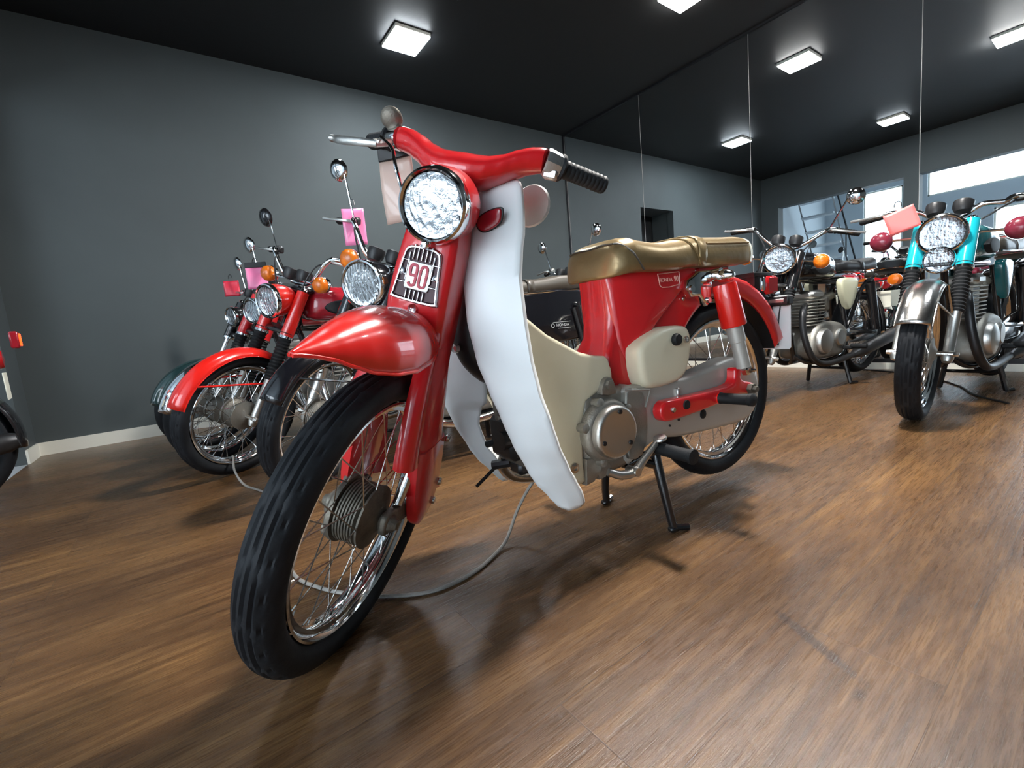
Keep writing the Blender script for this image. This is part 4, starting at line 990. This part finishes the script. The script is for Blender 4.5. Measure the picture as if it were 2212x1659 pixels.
    cr_ = G().plate([(.46, .30), (.50, .40), (.62, .44), (.80, .42), (.88, .36), (.86, .25), (.78, .205), (.52, .205), (.46, .24)], -.115, .115, .03, 4, both=True, smooth=2).obj('engine', 'cast_grey', P, angle=50)
    for s in (-1, 1):
        G().lathe([(.085, 0), (.084, .016), (.075, .030), (.05, .038), (.0005, .040)], (.57, s * .108, .315), (0, s, 0), 28).obj('engine_cover', 'aluminium', cr_)
        G().lathe([(.058, 0), (.057, .016), (.048, .024), (.0005, .026)], (.76, s * .108, .325), (0, s, 0), 24).obj('sprocket_cover', 'aluminium', cr_)
    g = G()
    for k in range(9): g.box((.535 + k * .0035, 0, .425 + k * .019), (.155, .19, .007), bev=.002)
    g.box((.545, 0, .50), (.11, .14, .17)).obj('cylinder', 'cast_grey', cr_)
    G().box((.578, 0, .612), (.15, .17, .06), bev=.02).obj('cylinder_head', 'aluminium', cr_)
    G().tube([(.63, -.04, .56), (.71, -.05, .58), (.80, -.05, .60)], .026, 12).box((.70, -.05, .55), (.05, .06, .09), bev=.01).obj('carburettor', 'dull_cast', cr_)
    for s in ((-1, 1)):
        ex = G().tube([(.49, s * .05, .55), (.42, s * .07, .50), (.40, s * .09, .36), (.45, s * .115, .22), (.60, s * .125, .17), (.92, s * .14, .20)], .019, 12, smooth=5).tube([(.88, s * .14, .195), (.96, s * .145, .21), (wb + .28, s * .155, .30), (wb + .31, s * .155, .305)], [.020, .040, .043, .030], 18).obj('exhaust', exm, P)
        G().box((.80, s * .150, .255), (.03, .06, .025), bev=.006).lathe([(.0005, 0), (.014, 0), (.017, .006), (.017, .09), (.0005, .095)], (.80, s * .165, .262), (0, s, 0), 12).obj('footpeg', 'rubber', P)
        G().tube([(wb - .10, s * .125, .665), (wb - .02, s * .128, R + lift + .02)], [.030, .026], 14).lathe([(.0005, .02), (.012, .018), (.015, .004), (.015, -.02)], (wb - .10, s * .13, .675), (0, s, 0), 12).obj('rear_shock', 'black_paint', P)
        G().tube([(wb - .055, s * .128, .50), (wb - .018, s * .129, R + lift + .03)], .020, 14).obj('shock_body', 'chrome', P)
    G().plate([(.84, .365), (wb, .415), (wb + .07, .37), (wb + .06, .29), (wb - .02, .265), (.84, .285)], -.09, -.106, .006, 3, smooth=2).obj('chain_guard', 'chrome' if detail else 'dark_metal', P)
    # rear mudguard, tail lamp, plate
    rs = []
    for k in range(25):
        a = R_(-8 + 128 * k / 24)
        rs.append([Vector((wb + math.cos(a) * (R + .03 - .028 * abs(u) ** 2.6), .066 * u, R + lift + math.sin(a) * (R + .03 - .028 * abs(u) ** 2.6))) for u in ((j / 10 - .5) * 2 for j in range(11))])
    rf = G().rings(rs, closed=False).obj('rear_fender', rearf, P, solid=.002)
    tl = G().box((wb + .235, 0, .64), (.10, .07, .05), bev=.012).obj('tail_bracket', 'black_plastic', P)
    G().lathe([(.045, 0), (.045, .03), (.038, .042), (.0005, .046)], (wb + .270, 0, .655), (1, 0, 0), 20).obj('tail_lamp', 'red_lens', tl)
    G().box((wb + .305, 0, .535), (.004, .18, .12), bev=.002).obj('number_plate', 'white_card', tl)
    if sig:
        for s in (-1, 1):
            o = G().tube([(wb + .20, s * .03, .67), (wb + .20, s * .13, .67)], .006, 8).obj('signal_stalk', 'chrome', P)
            G().lathe([(.0005, -.04), (sig * .8, -.03), (sig, 0), (sig, .014), (sig * .93, .026), (.0005, .034)], (wb + .20, s * .15, .67), (1, 0, 0), 18).obj('signal_lens', sigm, o)
    # centre stand
    g = G(); zs = .0
    for s in (-1, 1): g.tube([(.84, s * .10, .20), (.862, s * .135, .012)], .013, 8).tube([(.862, s * .135, .011), (.905, s * .155, .010)], .010, 8)
    g.tube([(.85, -.115, .11), (.85, .115, .11)], .010, 8).obj('centre_stand', 'black_paint', P)
    return P, S, bx0, barh, barw

def price_card(label, par_loc, size, rz, cardm, clip=True, tilt=0., group=None, roll=0.):
    r = empty('price_card', par_loc, rz, label, 'card', group)
    w, h = size
    g = G(); rs = []
    for i in range(9):
        z = -h * i / 8
        rs.append([Vector((.004 * math.sin(3 * u + i * .5), w * (u - .5), z)) for u in (j / 8 for j in range(9))])
    if roll: g.xf(Matrix.Rotation(roll, 4, 'X')); g2 = None
    c = (g if roll else g).rings([[Matrix.Rotation(roll, 3, 'X') @ v for v in r_] for r_ in rs], closed=False).obj('card', cardm, r, Matrix.Rotation(tilt, 4, 'X'), solid=.0015)
    if clip:
        G().box((0, 0, .008), (.006, w * 1.04, .028), bev=.002).obj('card_flap', 'black_plastic', r, Matrix.Rotation(tilt, 4, 'X'))
    G().tube([(0, w * .12, .015), (.004, w * .09, .035), (.006, 0, .042), (.004, -w * .09, .035), (0, -w * .12, .015)], .0022, 6, smooth=4).obj('card_tie', 'black_plastic', r)
    return r

def wpos(P, S, x, y, z):
    v = S @ Vector((x, y, z)); c, s = math.cos(P.rotation_euler.z), math.sin(P.rotation_euler.z)
    return (P.location.x + v.x * c - v.y * s, P.location.y + v.x * s + v.y * c, v.z)

# 1 the black bike with the big round lamp, second in the row
black = moto('motorcycle', 'black motorcycle with pink price card and large amber signals, just behind the scooter', (.45, 2.02), R_(-5), R_(42), wb=1.42, tank='gloss_black', side='gloss_black', ear='gloss_black', shell='gloss_black',
             fend='gloss_black', fendspan=(35, 150), hl=(.20, .842, .098), sig=.045, sigx=.178, sdx=.14, sdz=.07, barw=.34, barh=1.08, mirrors=(1.1,), slider='aluminium', rearf='gloss_black', lift=.02)
# 2 bright red bike, third in the row
red = moto('motorcycle', 'bright red motorcycle with red front mudguard, chrome mudguard stays and one round mirror', (.215, 2.60), R_(-7), R_(38), wb=1.30, tank='dark_red_lens', side='olive_metal', ear='bright_red_paint', shell='bright_red_paint',
           fend='bright_red_paint', fendspan=(28, 158), hl=(.172, .838, .080), sig=.040, sigx=.185, sdx=.155, sdz=.098, barw=.33, barh=1.06, mirrors=(.8,), sep=True, extra='blackmirror')
# 3, 4 two more behind it
red2 = moto('motorcycle', 'motorcycle with red fork shrouds and small round lamp, fourth in the row along the wall', (.17, 3.02), R_(-7), R_(38), wb=1.25, R=.29, rimr=.232, tank='red_paint', side='red_paint', ear='red_paint', shell='chrome', fend='chrome',
            hl=(.21, .82, .068), sig=0, barw=.30, barh=.97, mirrors=(1.0,), detail=False)
dark = moto('motorcycle', 'dark motorcycle with small round lamp and chrome fork, farthest left in the row', (.13, 3.50), R_(-7), R_(30), wb=1.22, R=.28, rimr=.226, tank='black_paint', side='black_paint', ear='black_paint', shell='black_paint', fend='green_paint',
            hl=(.20, .82, .062), sig=.028, sigx=.12, barw=.30, barh=.95, mirrors=(1.0,), gaiter=False, detail=False)
# 5 second row, mostly hidden by the scooter seat
hid = moto('motorcycle', 'motorcycle hidden behind the bronze seat, only bar ends and two round mirrors showing', (2.14, 2.62), R_(0), R_(2), wb=1.28, R=.29, rimr=.232, tank='black_paint', side='black_paint', ear='black_paint', shell='black_paint', fend='chrome',
           hl=(.20, .80, .075), sig=0, barw=.33, barh=1.0, mirrors=(1.05, -1.25), detail=False)
# 6 the one with the cream side cover
cream = moto('motorcycle', 'black motorcycle with cream side cover and high chrome handlebar, before the mirrors', (2.765, 1.36), R_(-7), R_(25), wb=1.24, R=.29, rimr=.232, tank='black_paint', side='cream_paint', ear='black_paint', shell='chrome', fend='chrome',
             hl=(.20, .845, .086), sig=.042, sigx=.205, barw=.345, barh=1.03, mirrors=(-1.0,), lift=.03, seatm='black_plastic', exm='dark_metal', bowl='dimmed_bowl')
# 7 teal one at the right edge
teal = moto('motorcycle', 'teal and chrome motorcycle with twin round lamps and coral price card at the right edge', (2.70, .58), R_(-3), R_(8), wb=1.27, tank='dark_teal_paint', side='dark_teal_paint', ear='teal_paint', shell='chrome', fend='worn_chrome',
            fendspan=(60, 152), fendw=.06, hl=(.21, .83, .088), sig=.048, sigx=.24, barw=.36, barh=.975, mirrors=(), lift=.03, sep=True, tyw=.044, sigm='dull_red_lens', exm='dark_metal', bowl='dimmed_bowl')
# small second lamp and a bezel-less horn on the teal bike
headlamp(teal[0], (.20, 0, .715), .058, .07, teal[1], shellm='chrome')
# 8 only the tail of a bike at the left edge
lft = moto('motorcycle', 'dark motorcycle at the left edge, only rear wheel and lit square tail lamp in view', (-2.14, 2.78), R_(8), R_(0), wb=1.24, R=.30, rimr=.238, tank='black_paint', side='black_paint', ear='black_paint', shell='chrome', fend='black_paint', rearf='black_paint', exm='dark_metal', mirrors=(), sig=0, detail=False, lift=0)
tl = G().box((1.60, -.0, .735), (.03, .085, .075), bev=.006).obj('square_lamp', 'dark_red_lens', lft[0])
G().box((1.618, -.01, .735), (.006, .05, .055), bev=.002).obj('lit_lens', 'lit_tail', tl)

# red front disc-like drum plate wheels etc. need no more; the price cards
price_card('tan price card under a black flap, hanging by the scooter headlamp', (.455, .985, .988), (.080, .140), .60, 'tan_card', group=None)
price_card('shiny pink price card on the black motorcycle handlebar', (.745, 2.12, 1.180), (.096, .160), 1.15, 'pink_card', clip=False, group=None)
price_card('pink price card partly behind an amber signal of the bright red motorcycle', (.425, 2.80, 1.03), (.10, .118), 1.25, 'pink_card', clip=True, group=None)
price_card('dark red price card on the farthest-left motorcycle of the row', (.40, 3.73, 1.075), (.095, .105), 1.25, 'red_card', clip=False, group=None)
price_card('coral price card tilted on the teal motorcycle handlebar', (2.90, .712, .975), (.118, .108), .15, 'coral_card', clip=False, roll=-.30)

# wing emblem text on the black bike's side
bp_ = black[0]
g = text_geo('HONDA', .022, .001, lambda v: Vector((1.225 + v.x, -.128 - v.z, .575 + v.y)))
eo = g.obj('side_lettering', 'silver_print', bp_)
G().box((1.220, -.128, .591), (.115, .001, .002)).box((1.235, -.128, .559), (.085, .001, .002)).lathe([(.009, 0), (.011, 0), (.011, .001), (.009, .001)], (1.160, -.128, .575), (0, -1, 0), 16, loop=True).obj('wing_emblem', 'silver_print', eo, smooth=False)
G().plate([(1.0, .74), (1.42, .75), (1.50, .62), (1.40, .50), (1.05, .50), (.98, .60)], -.10, -.126, .012, 3, smooth=2).obj('side_panel', 'gloss_black', bp_, angle=60)

# security cable along the row
pts = [(.78, .93, .205), (.766, 1.0, .15), (.72, 1.02, .08), (.66, 1.0, .02), (.60, .975, .006), (.51, .94, .006), (.408, .939, .006), (.326, .989, .006), (.262, 1.06, .006), (.20, 1.17, .006), (.17, 1.30, .006), (.20, 1.6, .006), (.26, 1.9, .006), (.215, 2.15, .006), (.17, 2.32, .008), (.15, 2.42, .06), (.16, 2.52, .10), (.16, 2.70, .06), (.16, 2.9, .006), (.18, 3.1, .006)]
G().tube(pts, .0048, 8, smooth=8).obj('security_cable', 'steel_rope')
tag(bpy.data.objects['security_cable'], 'grey steel security cable looping over the floor through the front wheels', 'cable')
G().tube([(3.2, .35, .005), (3.4, .50, .005), (3.7, .62, .005), (4.1, .9, .005), (4.3, 1.25, .005)], .005, 8, smooth=6).obj('floor_cable', 'black_plastic')
tag(bpy.data.objects['floor_cable'], 'thin black cable on the floor beside the teal motorcycle', 'cable')
